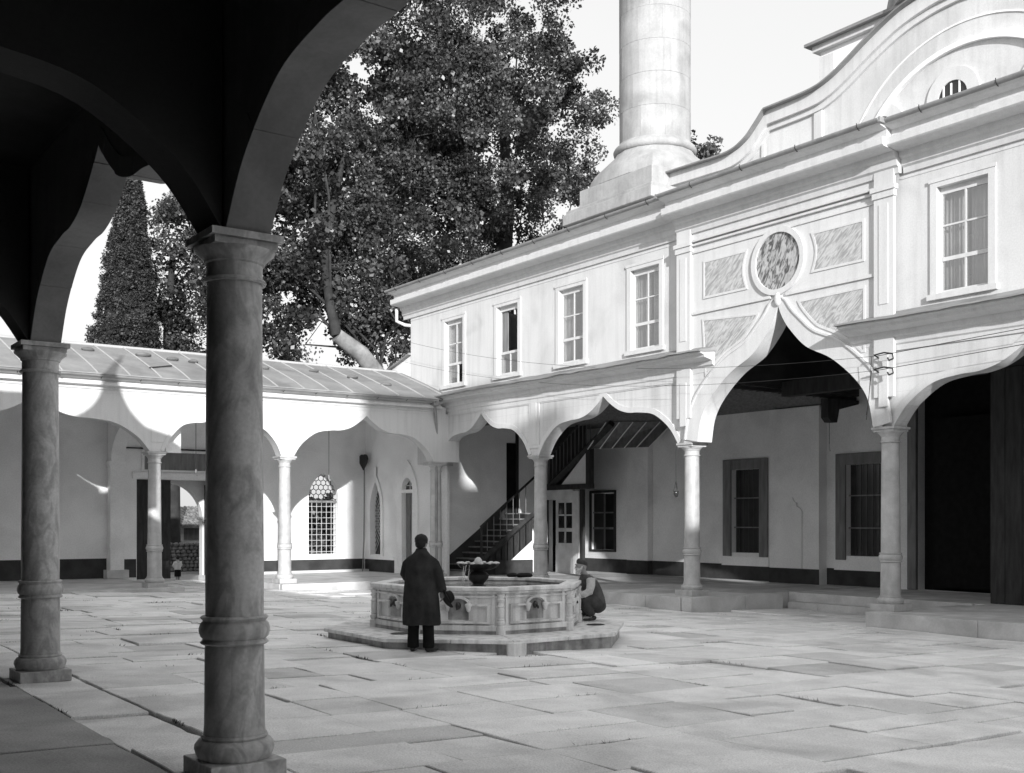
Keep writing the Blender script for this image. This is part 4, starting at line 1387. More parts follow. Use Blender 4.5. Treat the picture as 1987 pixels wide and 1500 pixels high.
for k in range(8):
    # side panel between corners k and k+1
    a = Vector(octv(RB_ - .02, k))
    b = Vector(octv(RB_ - .02, k + 1))
    t = (b - a)
    L_ = t.length
    t.normalize()
    nrm = Vector((t.y, -t.x))
    if nrm.dot(Vector(octv(1, k + .5)) - Vector(FC)) < 0:
        nrm = -nrm
    def P2(s, d, z):
        p = a + t * s + nrm * d
        return (p.x, p.y, z)
    def slabp(poly, d0, d1):
        n_ = len(poly)
        return MB().add([P2(s, d0, z) for s, z in poly] + [P2(s, d1, z) for s, z in poly], [tuple(range(n_ - 1, -1, -1)), tuple(range(n_, 2 * n_))] + [(i, (i + 1) % n_, n_ + (i + 1) % n_, n_ + i) for i in range(n_)])
    def slabring(inner, outer, d0, d1):
        n_ = len(inner)
        vs = [P2(s, d0, z) for s, z in inner] + [P2(s, d0, z) for s, z in outer] + [P2(s, d1, z) for s, z in inner] + [P2(s, d1, z) for s, z in outer]
        fs = []
        for i in range(n_ - 1):
            fs += [(i, i + 1, n_ + i + 1, n_ + i), (2 * n_ + i, 3 * n_ + i, 3 * n_ + i + 1, 2 * n_ + i + 1), (i, 2 * n_ + i, 2 * n_ + i + 1, i + 1), (n_ + i, n_ + i + 1, 3 * n_ + i + 1, 3 * n_ + i)]
        return MB().add(vs, fs)
    c_ = L_ / 2
    # panel outline: rectangle that swells into an arch round the spout
    arc = [(c_ - .17 * math.cos(q), .47 + .12 * math.sin(q)) for q in [math.pi * j / 12 for j in range(13)]]
    inner = [(.20, .23), (.20, .47)] + arc + [(L_ - .20, .47), (L_ - .20, .23), (.20, .23)]
    arc2 = [(c_ - .20 * math.cos(q), .495 + .125 * math.sin(q)) for q in [math.pi * j / 12 for j in range(13)]]
    outer = [(.16, .195), (.16, .505)] + arc2 + [(L_ - .16, .505), (L_ - .16, .195), (.16, .195)]
    pn = slabring(inner, outer, 0, .06).build('side_panel', 'marble_f', fo_)
    slabp([(c_ - .165, .25), (c_ - .165, .46)] + [(c_ - .165 * math.cos(q), .46 + .115 * math.sin(q)) for q in [math.pi * j / 12 for j in range(13)]] + [(c_ + .165, .25)], -.01, .004).build('niche_back', 'stainstone', pn)
    for sg in (-1, 1):
        x_ = c_ + sg * .17
        MB().lathe([(.010, .375), (.026, .39), (.036, .42), (.040, .445), (.052, .47), (.055, .50), (.035, .51)], *P2(x_, .05, 0)[:2], 12).build('drop_ornament', 'marble_f', pn, 40)
    MB().tube([P2(c_, 0, .46), P2(c_, .05, .465), P2(c_, .085, .44), P2(c_, .09, .41)], [.022, .02, .017, .014], 8).build('spout', 'iron', pn, 50)
    MB().ell(P2(c_, .012, .47), (.045, .045, .06), 10, 8).build('spout_rosette', 'wetstone', pn, 40)
    # corner: two flat strips and a turned colonnette
    for s0, s1 in ((.085, .135), (L_ - .135, L_ - .085)):
        slabp([(s0, FZ), (s1, FZ), (s1, .66), (s0, .66)], 0, .022).build('corner_strip', 'marble_f', fo_)
    v = octv(RB_ + .005, k)
    MB().lathe([(.075, FZ), (.075, .15), (.058, .165), (.072, .20), (.072, .225), (.05, .25), (.062, .265), (.05, .28), (.055, .30), (.058, .42), (.05, .455), (.068, .47), (.05, .485), (.042, .53), (.062, .56), (.066, .58), (.05, .59), (.056, .62), (.07, .66)], v[0], v[1], 18).build('colonnette', 'marble_f', fo_, 40)
# bowl and pedestal
cx, cy = FC
MB().lathe([(.13, .62), (.13, .70), (.09, .73), (.12, .76), (.175, .82), (.18, .88), (.13, .92), (.09, .94), (.10, .96)], cx, cy, 20, amp=.05, lobes=10).build('pedestal', 'wetstone', fo_, 40)
bw = MB().lathe([(.09, .955), (.20, .965), (.29, 1.0), (.33, 1.05), (.335, 1.075), (.30, 1.075), (.2, 1.05), (.05, 1.045)], cx, cy, 60, amp=.07, lobes=14).build('bowl', 'wetstone', fo_, 40)
for k in range(14):
    a = 2 * math.pi * (k + .5) / 14
    MB().ell((cx + .325 * math.cos(a), cy + .325 * math.sin(a), 1.08), (.048, .048, .022), 10, 6).build('scallop', 'foammarble', bw, 60)
MB().lathe([(.075, 1.05), (.08, 1.09), (.06, 1.14), (.035, 1.17), (.02, 1.18)], cx, cy, 14).build('knop', 'foammarble', fo_, 50)
for k, (a, dr2) in enumerate(((-150, .34), (-158, .36), (-168, .34))):
    a = R(a)
    pth = [(cx + (dr2 + .02 * q) * math.cos(a + .02 * q * (-1) ** k), cy + (dr2 + .02 * q) * math.sin(a), 1.06 - .105 * q ** 1.2 * .7) for q in range(5)]
    MB().tube(pth, [.006, .005, .004, .006, .004], 5).build('water_jet', 'spray', fo_, 60)
# drain holes in the step
for p in ((8.75, 15.2), (12.2, 14.55)):
    MB().lathe([(.17, FZ + .008), (.17, FZ + .0095)], p[0], p[1], 20, sx=1, sy=.8).build('drain', 'wetstone', fo_)

# ================================================================== SMALL THINGS
def hang(name, x, y, z0, z1, label, lamp=False, group='hanging cords and chains'):
    t_ = thing(name, (x, y, z0), label, 'lamp chain' if lamp else 'cord', group)
    MB().tube([(x, y, z0 + (.2 if lamp else 0)), (x, y, z1)], .009, 5).build('chain', 'iron', t_)
    if lamp:
        MB().lathe([(.02, z0 - .06), (.05, z0 - .03), (.075, z0 + .05), (.07, z0 + .09), (.085, z0 + .11)], x, y, 12).build('lamp_glass', 'darkglass', t_, 40)
        for q in range(3):
            a = 2 * math.pi * q / 3
            MB().tube([(x + .08 * math.cos(a), y + .08 * math.sin(a), z0 + .1), (x, y, z0 + .42)], .005, 4).build('suspension_wire', 'iron', t_)
    else:
        MB().tube([(x, y, z0 + .1), (x, y, z0 - .05), (x + .03, y, z0 - .1), (x + .06, y, z0 - .07)], .012, 5).build('hook', 'lightiron', t_)
    return t_
hang('hanging_lamp', 22.5, 23.23, 2.55, 5.3, 'small glass mosque lamp on a long chain left of the portal', True)
hang('lamp_cord', 16.54, 33.5, 3.25, 5.55, 'cord with pale hook hanging before the pointed grille window')
hang('lamp_cord', 12.02, 33.5, 3.3, 5.55, 'thin cord hanging before the dark panel over the gate')
hang('lamp_cord', 25.8, 20.42, 3.9, 4.62, 'short cord below the bracket inside the portal bay')
pd = thing('paddle_pole', (20.0, 37.5, -.1), 'long pole with dark heart-shaped head leaning in the gallery corner', 'pole')
MB().tube([(19.9, 37.45, -.1), (19.98, 37.5, 1.2), (20.02, 37.55, 2.4), (20.05, 37.6, 3.8)], .022, 6).build('shaft', 'greywood', pd)
hp = []
for k in range(20):
    a = 2 * math.pi * k / 20
    yy = .34 * math.sin(a) ** 3
    zz = (13 * math.cos(a) - 3.2 * math.cos(2 * a) - 1.4 * math.cos(3 * a) - .5 * math.cos(4 * a)) / 17 * .40
    hp.append((37.62 + yy, 4.1 + zz))
MB().prism(hp, 'x', 20.0, 20.05).build('head', 'darkwood', pd)
for k, (zl, zr, lb) in enumerate(((8.3, 5.25, 'upper telegraph wire strung along the mosque front'), (7.55, 4.95, 'lower telegraph wire strung along the mosque front'))):
    wr = thing('wire', (19.7, 14.33, zr), lb, 'wire')
    pts = []
    for q in range(25):
        t = q / 24
        pts.append((19.5 + .2 * t, 34.4 + (14.33 - 34.4) * t, zl + (zr - zl) * t - 1.1 * 4 * t * (1 - t) * .55))
    MB().tube(pts, .0045, 4).build('strand', 'iron', wr)
    MB().tube([(19.7, 14.33, zr), (19.66, 8, zr + .25), (19.66, 0, zr + .8)], .007, 4).build('strand', 'iron', wr)
    MB().tube([(19.87, 14.45, zr - .02), (19.72, 14.45, zr + .03), (19.70, 14.2, zr + .05), (19.68, 13.98, zr), (19.68, 13.96, zr - .1), (19.68, 14.06, zr - .13), (19.68, 14.1, zr - .07)], .018, 6).build('hook', 'iron', wr)
    MB().tube([(19.7, 14.5, zr), (19.78, 14.62, 4.5), (19.82, 14.72, 3.95 + .1 * k)], .006, 4).build('drop_lead', 'iron', wr)
# stones weighing down the lead sheets
places = [(8.9, 33.9), (10.5, 33.8), (11.3, 33.5), (11.9, 33.4), (13.0, 33.5), (13.35, 33.5), (14.2, 33.4), (16.05, 33.6), (17.2, 33.1), (18.1, 32.4)]
words = ['flat stone on the lead roof nearest the left column', 'rounded stone on the lead roof, second from the left', 'low stone on the lead roof beside the dark stick', 'dark-ended stone on the lead roof right of the stick', 'long pale stone on the lead roof, first of a close pair', 'broken stone on the lead roof, second of a close pair', 'stone on the lead roof just left of the big column', 'oval stone high on the lead roof right of the big column', 'oval stone on the lead roof, second right of the big column', 'lowest flat stone on the lead roof towards the mosque']
for (px_, py_), lb in zip(places, words):
    mb = MB().ell((0, 0, 0), (.20 + rng_.uniform(-.04, .06), .13, .07), 10, 6)
    for i, v in enumerate(mb.v):
        q = 1 + .25 * noise.noise(Vector(v) * 6 + Vector((px_, py_, 0)))
        mb.v[i] = (v[0] * q, v[1] * q, v[2] * q)
    tag(mb.build('roof_stone', 'rubble', None, 50, loc=(px_, py_, broof(py_) + .06)), lb, 'stone', 'stones on the lead roof')
tag(MB().tube([(10.15, 32.1, broof(32.1) + .05), (10.95, 32.55, broof(32.55) + .06)], .02, 6).build('stick', 'darkwood'), 'thin dark stick lying on the lead roof', 'stick')
# cloth hanging behind the second column, dark bundle on the fountain rim
cl = MB()
rings = []
for q in range(12):
    t = q / 11
    z = 2.05 - 1.35 * t
    rings.append([(24.9 + .10 * math.sin(a) * (.6 + .4 * t), 32.75 + (.16 + .12 * math.sin(math.pi * t)) * math.cos(a) * (1 + .12 * math.sin(5 * a)), z) for a in [2 * math.pi * k / 18 for k in range(18)]])
tag(cl.loft(rings).build('hanging_robe', 'cloth', None, 60), 'pale robe hanging in the dark doorway behind a column', 'robe')
bd = MB()
for q in range(5):
    bd.ell((12.05 + rng_.uniform(-.12, .12), 16.55 + rng_.uniform(-.12, .12), .80), (.12, .1, .05), 10, 6)
tag(link('cloth_bundle', remesh(bd, .02), 'felt'), 'crumpled dark bundle lying on the far fountain rim', 'bundle')

# ================================================================== PEOPLE
def frame(px, py, pz, yaw):
    """local x = right of the person, y = forward, z = up"""
    c, s = math.cos(yaw), math.sin(yaw)
    def f(x, y, z):
        return (px + x * c - y * s, py + x * s + y * c, pz + z)
    return f
def chain(mb, f, pts, rad, n=12):
    return mb.tube([f(*p) for p in pts], rad, n)
def hand(mb, f, w, d, side, curl=.5, s=1.0):
    """w wrist point, d pointing direction (local); palm, four fingers of unequal length and a thumb"""
    w = Vector(w)
    d = Vector(d).normalized()
    acr = d.cross(Vector((side, 0, 0)))
    if acr.length < .2:
        acr = d.cross(Vector((0, 0, 1)))
    acr.normalize()
    bend = d.cross(acr).normalized()
    pc = w + d * .05 * s
    mb.tube([f(*w), f(*(w + d * .04 * s)), f(*(w + d * .09 * s))], [.026 * s, .036 * s, .034 * s], 10, .6)
    for i, ln in enumerate((.066, .076, .070, .054)):
        b = w + d * .085 * s + acr * (i - 1.5) * .019 * s
        p1 = b + d * ln * .5 * s + bend * .008 * s
        p2 = p1 + (d * (1 - curl) + bend * curl).normalized() * ln * .35 * s
        p3 = p2 + (d * (1 - curl * 1.4) + bend * curl * 1.4).normalized() * ln * .3 * s
        mb.tube([f(*b), f(*p1), f(*p2), f(*p3)], [.0095 * s, .009 * s, .0085 * s, .007 * s], 8)
    b = w + d * .03 * s - acr * .03 * s
    mb.tube([f(*b), f(*(b + d * .03 * s - acr * .022 * s)), f(*(b + d * .06 * s - acr * .022 * s + bend * .012 * s))], [.012 * s, .0105 * s, .008 * s], 8)

# ---- standing man, seen from behind
mx, my = 8.47, 14.12
yaw = math.atan2(FC[1] - my, FC[0] - mx) - math.pi / 2 + .10
f = frame(mx, my, gz(mx), yaw)
man = thing('person', (mx, my, gz(mx)), 'man in long dark overcoat seen from behind, hat in right hand', 'person', 'people in the court')
b = MB()
chain(b, f, [(0, 0, .88), (0, .0, 1.1), (0, .0, 1.32), (0, .0, 1.42)], [.12, .11, .11, .07])
chain(b, f, [(0, .0, 1.40), (0, .03, 1.50), (0, .04, 1.56)], [.07, .058, .058])
b.ell(f(0, .045, 1.622), (.086, .105, .122), 18, 12, Matrix.Rotation(yaw, 3, 'Z'))
b.ell(f(0, .145, 1.60), (.014, .022, .026), 8, 6)
b.ell(f(0, .10, 1.54), (.045, .05, .04), 10, 8)
for sg in (-1, 1):
    b.ell(f(sg * .083, .045, 1.615), (.014, .022, .034), 8, 6)
    chain(b, f, [(sg * .10, 0, .9), (sg * .11, .02, .5), (sg * .12, 0, .08)], [.10, .065, .045])
    b.ell(f(sg * .125, .06, .045), (.045, .12, .04), 10, 8, Matrix.Rotation(yaw, 3, 'Z'))
chain(b, f, [(.13, 0, 1.34), (.20, .0, 1.27), (.268, .0, 1.12), (.302, .04, .90)], [.04, .042, .04, .03])
chain(b, f, [(-.13, 0, 1.34), (-.20, .01, 1.27), (-.25, .06, 1.12), (-.20, .24, 1.02)], [.04, .042, .04, .03])
hand(b, f, (.305, .05, .885), (.08, .12, -1), 1, .55)
hand(b, f, (-.19, .25, 1.02), (.5, 1, -.1), -1, .4)
link('body', remesh(b, .0085, 3), 'skin', man)
ct = MB()
rings = []
for z, w, d, oy in ((.40, .285, .20, .02), (.55, .28, .20, .02), (.75, .268, .195, .01), (.95, .25, .185, .0), (1.10, .235, .175, .0), (1.22, .23, .165, .0), (1.30, .235, .15, .0), (1.375, .215, .13, .0), (1.425, .165, .112, .005), (1.465, .115, .098, .012), (1.50, .086, .088, .02), (1.53, .080, .082, .025)):
    ring = []
    for k in range(48):
        a = 2 * math.pi * k / 48
        fold = 1 + .025 * math.sin(7 * a + z * 3) * max(0, (1.15 - z)) / .75 + .012 * math.sin(13 * a - z * 5) * max(0, 1.1 - z)
        back = .04 * max(0, math.cos(a + math.pi / 2)) * max(0, 1 - abs(a - 4.71)) * 0
        ring.append(f(w * math.cos(a) * fold, oy + d * math.sin(a) * fold, z + .012 * math.sin(3 * a) * (z < .5)))
    rings.append(ring)
ct.loft(rings)
chain(ct, f, [(.12, 0, 1.375), (.205, -.002, 1.30), (.265, -.002, 1.15), (.298, .02, 1.0), (.312, .05, .90)], [.07, .083, .078, .072, .074])
chain(ct, f, [(-.12, 0, 1.375), (-.205, .01, 1.30), (-.258, .05, 1.15), (-.235, .17, 1.07), (-.20, .25, 1.03)], [.07, .083, .08, .074, .068])
cme = remesh(ct, .013, 5)
for v in cme.vertices:                                  # cloth creases
    p = v.co
    lowz = max(0, min(1, (1.15 - (p.z - gz(mx))) / .7))
    q = noise.noise(Vector((p.x * 9, p.y * 9, p.z * 1.3))) * (.008 + .016 * lowz) + noise.noise(Vector((p.x * 22, p.y * 22, p.z * 9))) * .005
    v.co = p + v.normal * q
link('overcoat', cme, 'coat', man)
tr = MB()
for sg in (-1, 1):
    chain(tr, f, [(sg * .10, 0, .62), (sg * .115, .0, .30), (sg * .12, .0, .06)], [.095, .085, .088], 14)
link('trousers', remesh(tr, .014, 2), 'black', man)
for sg in (-1, 1):
    sh_ = MB()
    tw = R(-28) if sg > 0 else R(6)
    rt = Matrix.Rotation(yaw + tw, 3, 'Z')
    c0 = Vector(f(sg * .125, .0, .0))
    for (yy, rx, ry, rz, zz) in ((-.02, .044, .06, .05, .05), (.07, .047, .10, .035, .035), (.14, .046, .06, .03, .03)):
        p = c0 + rt @ Vector((0, yy, zz))
        sh_.ell(p, (rx, ry, rz), 12, 8, rt)
    link('shoe', remesh(sh_, .01, 3), 'leather', man)
hr = MB().ell(f(0, .022, 1.655), (.100, .112, .092), 18, 12, Matrix.Rotation(yaw, 3, 'Z'))
hr.ell(f(0, -.025, 1.60), (.082, .075, .075), 16, 10, Matrix.Rotation(yaw, 3, 'Z'))
hme = remesh(hr, .010, 2)
for v in hme.vertices:
    v.co = v.co + v.normal * noise.noise(v.co * 30) * .006
link('hair', hme, 'hair', man)

# hat held in the right hand
hat = thing('held_hat', f(.345, .12, .80), 'dark felt hat held at the standing man\'s side', 'hat')
hm_ = MB()
hc = Vector(f(.36, .10, .79))
rt = Matrix.Rotation(yaw, 3, 'Z') @ Matrix.Rotation(R(62), 3, 'Y') @ Matrix.Rotation(R(-25), 3, 'X')
def hl(prof, n=28):
    rings = []
    for r, z in prof:
        rings.append([hc + rt @ Vector((r * math.cos(a), r * 1.15 * math.sin(a), z + (.02 * math.cos(2 * a) if r > .12 else 0))) for a in [2 * math.pi * k / n for k in range(n)]])
    return rings
MB().loft(hl([(.165, .0), (.168, .008), (.10, .012), (.095, .02), (.09, .06), (.08, .10), (.055, .115), (.02, .10)])).build('crown_and_brim', 'felt', hat, 60)
MB().loft(hl([(.098, .018), (.0985, .04), (.096, .042), (.094, .02)])).build('hat_band', 'black', hat, 60)

# ---- crouching bearded man at the basin
kx, ky = 12.70, 15.33
kyaw = math.atan2(.28, -1.0) - math.pi / 2            # looks across the basin to the left
f = frame(kx, ky, FZ, kyaw)
km = thing('person', (kx, ky, FZ), 'crouching bearded man in waistcoat and skullcap washing at the fountain', 'person', 'people in the court')
b = MB()
chain(b, f, [(0, -.16, .27), (0, -.13, .45), (0, -.02, .66), (0, .06, .78)], [.15, .135, .15, .10])
chain(b, f, [(0, .05, .76), (0, .10, .84), (0, .13, .89)], [.065, .055, .055])
hd = Vector((0, .15, .965))
b.ell(f(*hd), (.076, .095, .112), 18, 12, Matrix.Rotation(kyaw, 3, 'Z'))
b.tube([f(0, .238, .985), f(0, .262, .955), f(0, .268, .94)], [.010, .015, .016], 8)
b.ell(f(0, .225, .905), (.04, .035, .035), 10, 8)
b.ell(f(0, .232, 1.0), (.06, .02, .016), 10, 6)
for sg in (-1, 1):
    b.ell(f(sg * .08, .14, .955), (.014, .022, .034), 8, 6)
    b.ell(f(sg * .034, .228, .975), (.016, .016, .011), 8, 6)
    chain(b, f, [(sg * .09, -.14, .27), (sg * .15, .10, .36), (sg * .15, .20, .43)], [.10, .09, .07])
    chain(b, f, [(sg * .15, .20, .43), (sg * .14, .09, .22), (sg * .13, .0, .09)], [.065, .06, .042])
    b.ell(f(sg * .13, .08, .04), (.045, .13, .04), 10, 8, Matrix.Rotation(kyaw, 3, 'Z'))
    chain(b, f, [(sg * .17, .05, .73), (sg * .23, .10, .52), (sg * .17, .30, .46)], [.055, .045, .030])
    hand(b, f, (sg * .165, .31, .46), (-sg * .3, 1, .0), sg, .6)
link('body', remesh(b, .0085, 3), 'skin', km)
vs_ = MB()
rings = []
for z, w, d, oy in ((.30, .19, .17, -.14), (.42, .185, .165, -.12), (.54, .195, .17, -.07), (.65, .205, .165, -.01), (.73, .195, .14, .03), (.785, .14, .105, .055), (.82, .085, .085, .08)):
    rings.append([f(w * math.cos(a), oy + d * math.sin(a), z) for a in [2 * math.pi * k / 36 for k in range(36)]])
vs_.loft(rings)
vme = remesh(vs_, .013, 2)
for v in vme.vertices:
    p = v.co
    v.co = p + v.normal * noise.noise(Vector((p.x * 9, p.y * 9, p.z * 5))) * .008
link('waistcoat', vme, 'vest', km)
for sg in (-1, 1):
    sv = MB()
    chain(sv, f, [(sg * .165, .04, .745), (sg * .215, .06, .64), (sg * .24, .10, .52), (sg * .215, .19, .48), (sg * .18, .27, .465)], [.08, .08, .074, .064, .056], 14)
    sme = remesh(sv, .012, 2)
    for v in sme.vertices:
        p = v.co
        v.co = p + v.normal * noise.noise(Vector((p.x * 14, p.y * 14, p.z * 10))) * .009
    link('shirt_sleeve', sme, 'shirt', km)
tr = MB()
tr.ell(f(0, -.15, .27), (.20, .17, .15), 18, 12, Matrix.Rotation(kyaw, 3, 'Z'))
for sg in (-1, 1):
    chain(tr, f, [(sg * .09, -.14, .28), (sg * .15, .06, .37), (sg * .155, .19, .42)], [.13, .12, .095], 14)
    chain(tr, f, [(sg * .155, .19, .42), (sg * .145, .10, .24), (sg * .135, .0, .10)], [.093, .088, .07], 14)
tme = remesh(tr, .013, 2)
for v in tme.vertices:
    p = v.co
    v.co = p + v.normal * noise.noise(Vector((p.x * 12, p.y * 12, p.z * 8))) * .012
link('trousers', tme, 'trouser', km)
for sg in (-1, 1):
    sh_ = MB()
    rt = Matrix.Rotation(kyaw, 3, 'Z')
    for (yy, rx, ry, rz, zz) in ((-.03, .043, .055, .045, .05), (.06, .047, .10, .034, .035), (.13, .046, .06, .03, .03)):
        sh_.ell(f(sg * .135, yy, zz), (rx, ry, rz), 12, 8, rt)
    link('shoe', remesh(sh_, .01, 3), 'leather', km)
bdm = MB()
bdm.ell(f(0, .205, .895), (.062, .052, .062), 14, 10, Matrix.Rotation(kyaw, 3, 'Z'))
bdm.ell(f(0, .23, .85), (.04, .035, .045), 12, 8)
bdm.ell(f(0, .248, .928), (.045, .018, .014), 10, 6)
for sg in (-1, 1):
    bdm.tube([f(sg * .07, .16, .97), f(sg * .068, .185, .92), f(sg * .045, .21, .89)], [.016, .02, .02], 8)
bme = remesh(bdm, .009, 1)
for v in bme.vertices:
    v.co = v.co + v.normal * noise.noise(v.co * 60) * .006
link('beard', bme, 'beard', km)
cp = MB()
cp.loft([[f((.083 + dx) * math.cos(a), .138 + (.102 + dx) * math.sin(a), z + .022 * math.sin(a)) for a in [2 * math.pi * k / 24 for k in range(24)]] for z, dx in ((.995, .0), (1.02, .004), (1.05, .0), (1.075, -.018), (1.09, -.045))])
link('skullcap', remesh(cp, .010, 2), 'cap', km)

# ---- child walking away beyond the gate
f = frame(14.22, 41.6, -.50, .1)
ch = thing('person', (14.22, 41.6, -.5), 'small child in pale top and dark skirt walking away beyond the gate', 'person', 'people in the court')
b = MB()
chain(b, f, [(0, 0, .45), (0, 0, .62), (0, 0, .78)], [.10, .09, .09])
chain(b, f, [(0, 0, .76), (0, .01, .84)], [.04, .04])
b.ell(f(0, .01, .91), (.07, .08, .09), 14, 10)
for sg in (-1, 1):
    chain(b, f, [(sg * .06, 0, .45), (sg * .06, .02 * sg, .25), (sg * .06, .05 * sg, .04)], [.06, .042, .03])
    b.ell(f(sg * .06, .05 * sg + .04, .025), (.03, .07, .025), 8, 6)
    chain(b, f, [(sg * .10, 0, .76), (sg * .15, .02, .62), (sg * .12, .09, .54)], [.035, .03, .022])
    hand(b, f, (sg * .115, .10, .54), (0, 1, -.3), sg, .4, .6)
link('body', remesh(b, .01, 2), 'skin', ch)
tp = MB()
tp.loft([[f(w * math.cos(a), d * math.sin(a), z) for a in [2 * math.pi * k / 20 for k in range(20)]] for z, w, d in ((.46, .125, .10), (.6, .125, .10), (.72, .13, .095), (.80, .07, .06))])
for sg in (-1, 1):
    chain(tp, f, [(sg * .10, 0, .765), (sg * .155, .02, .63), (sg * .13, .07, .57)], [.05, .045, .04])
link('top', remesh(tp, .014, 2), 'cloth', ch)
sk = MB().loft([[f(w * math.cos(a) * (1 + .04 * math.sin(6 * a)), d * math.sin(a), z) for a in [2 * math.pi * k / 24 for k in range(24)]] for z, w, d in ((.20, .13, .11), (.34, .125, .105), (.47, .115, .095))])
link('skirt', remesh(sk, .014, 1), 'black', ch)
link('hair', remesh(MB().ell(f(0, -.012, .925), (.076, .078, .084), 14, 10), .012, 1), 'hair', ch)

# ================================================================== BEYOND THE GATE
hs = thing('tiled_house', (19.5, 56, -.5), 'small house with ragged tiled roof seen through the gateway', 'house')
bx('wall', 'plaster', hs, 13, 28, 56, 61, -.6, 1.6)
bx('wall_recess', 'greywood', hs, 19.4, 22, 55.9, 55.99, .85, 1.45)
bx('post', 'paint', hs, 19.15, 19.35, 55.7, 55.88, .8, 1.47)
MB().prism([(54.8, 1.48), (54.8, 1.58), (58.5, 2.5), (62, 1.58), (62, 1.48)], 'x', 12.5, 28.5).build('roof', 'tile', hs)
tl = MB()
for r_ in range(14):
    yy = 54.75 + r_ * .27
    zz = 1.60 + (yy - 54.8) * .25
    for c_ in range(24):
        x = 17.2 + c_ * .2 + rng_.uniform(-.03, .03)
        tl.tube([(x, yy, zz + rng_.uniform(0, .05)), (x, yy + .34, zz + .095 + rng_.uniform(0, .05))], [.095, .08], 6, .6)
tag(tl.build('roof_tiles', 'tile', hs, 50), kind='stuff')
rw = thing('rubble_wall', (17, 50, -.5), 'low dark rubble stone wall beyond the gateway', 'wall')
r2 = random.Random(5)
for r_ in range(8):
    x = 15.6
    while x < 19.2:
        w = r2.uniform(.16, .34)
        mb = MB().ell((x + w / 2, 50 + r2.uniform(-.04, .04), -.42 + r_ * .165), (w * .56, .16, .105), 8, 5)
        for i, v in enumerate(mb.v):
            q = .03 * noise.noise(Vector(v) * 7)
            mb.v[i] = (v[0] + q, v[1], v[2] + q)
        mb.build('stone', 'rubble', rw)
        x += w
bx('wall_core', 'rubble', rw, 12, 21, 50.05, 50.3, -.5, .75)

# ================================================================== TREES
def leaves(name, m, parent, centers, rads, per, size, seed, flat=.25):
    """leaf-sized faces in clumps"""
    g = np.random.default_rng(seed)
    cs = np.repeat(np.array(centers), per, axis=0)
    rs = np.repeat(np.array(rads), per)[:, None]
    N = len(cs)
    off = g.normal(size=(N, 3))
    off /= np.linalg.norm(off, axis=1)[:, None]
    off *= (g.random((N, 1)) ** .45)
    P = cs + off * rs * np.array([1, 1, .8])
    nrm = g.normal(size=(N, 3))
    nrm[:, 2] += flat
    nrm /= np.linalg.norm(nrm, axis=1)[:, None]
    t = np.cross(nrm, g.normal(size=(N, 3)))
    t /= np.linalg.norm(t, axis=1)[:, None]
    w = np.cross(nrm, t)
    ct_ = np.clip(g.normal(1.0, .5, len(centers)), .22, 2.3)
    cz_ = g.uniform(.75, 1.35, len(centers))
    s = (size * g.uniform(.6, 1.3, (N, 1))) * np.repeat(cz_, per)[:, None]
    V = np.empty((N, 4, 3))
    V[:, 0] = P - t * s * .5
    V[:, 1] = P + w * s * .42 + nrm * s * .06
    V[:, 2] = P + t * s * .62
    V[:, 3] = P - w * s * .42 + nrm * s * .06
    me = bpy.data.meshes.new(name)
    me.vertices.add(N * 4)
    me.vertices.foreach_set('co', V.reshape(-1))
    me.loops.add(N * 4)
    me.loops.foreach_set('vertex_index', np.arange(N * 4, dtype=np.int32))
    me.polygons.add(N)
    me.polygons.foreach_set('loop_start', np.arange(0, N * 4, 4, dtype=np.int32))
    me.update(calc_edges=True)
    at = me.attributes.new('tone', 'FLOAT', 'POINT')
    at.data.foreach_set('value', np.repeat(np.repeat(ct_, per), 4).astype(np.float32))
    return link(name, me, m, parent)
def crownpts(c, r, n, seed, shell=.55):
    g = random.Random(seed)
    o = []
    while len(o) < n:
        p = Vector((g.uniform(-1, 1), g.uniform(-1, 1), g.uniform(-1, 1)))
        l = p.length
        if l > 1 or l < .15:
            continue
        if g.random() > .25 + .75 * l:
            continue
        wob = .82 + .35 * noise.noise(p * 2.1 + Vector((seed, 0, 0)))
        o.append((c[0] + p.x * r[0] * wob, c[1] + p.y * r[1] * wob, c[2] + p.z * r[2] * wob))
    return o
def limbs(parent, base, tips, r0, seed, m='bark', n=40):
    g = random.Random(seed)
    mb = MB()
    for tpt in g.sample(tips, min(n, len(tips))):
        b = Vector(base[min(len(base) - 1, 1 + g.randrange(len(base) - 1))])
        t = Vector(tpt)
        pth = [b]
        for q in range(1, 9):
            w_ = .55 * math.sin(math.pi * q / 8)
            pth.append(b.lerp(t, q / 8) + Vector((g.gauss(0, w_), g.gauss(0, w_), .6 * w_ + g.gauss(0, w_ * .6))))
        mb.tube(pth, [r0 * (1 - .11 * q) for q in range(9)], 6)
    return mb.build('limbs', m, parent, 50)
def tree(name, label, group, trunk, tr, crown, ncl, per, size, seed, clr=(.7, 1.3), m='leaf', bark='bark', lim=36):
    t = thing(name, trunk[0], label, 'tree', group)
    k_ = 5 if bark == 'palebark' else len(trunk)
    tk_ = MB().tube(trunk[:k_], tr[:k_], 12).build('trunk', bark, t, 60)
    if k_ < len(trunk):
        MB().tube(trunk[k_ - 1:], [q * .8 for q in tr[k_ - 1:]], 10).build('upper_trunk', 'bark', tk_, 60)
    pts = []
    for i, (c, r, w) in enumerate(crown):
        pts += crownpts(c, r, int(ncl * w), seed + i * 17)
    g = random.Random(seed)
    limbs(t, trunk, pts, min(.10, tr[-1] * .5), seed, 'bark', lim)
    leaves('crown', m, t, pts, [g.uniform(*clr) for _ in pts], per, size, seed)
    return t
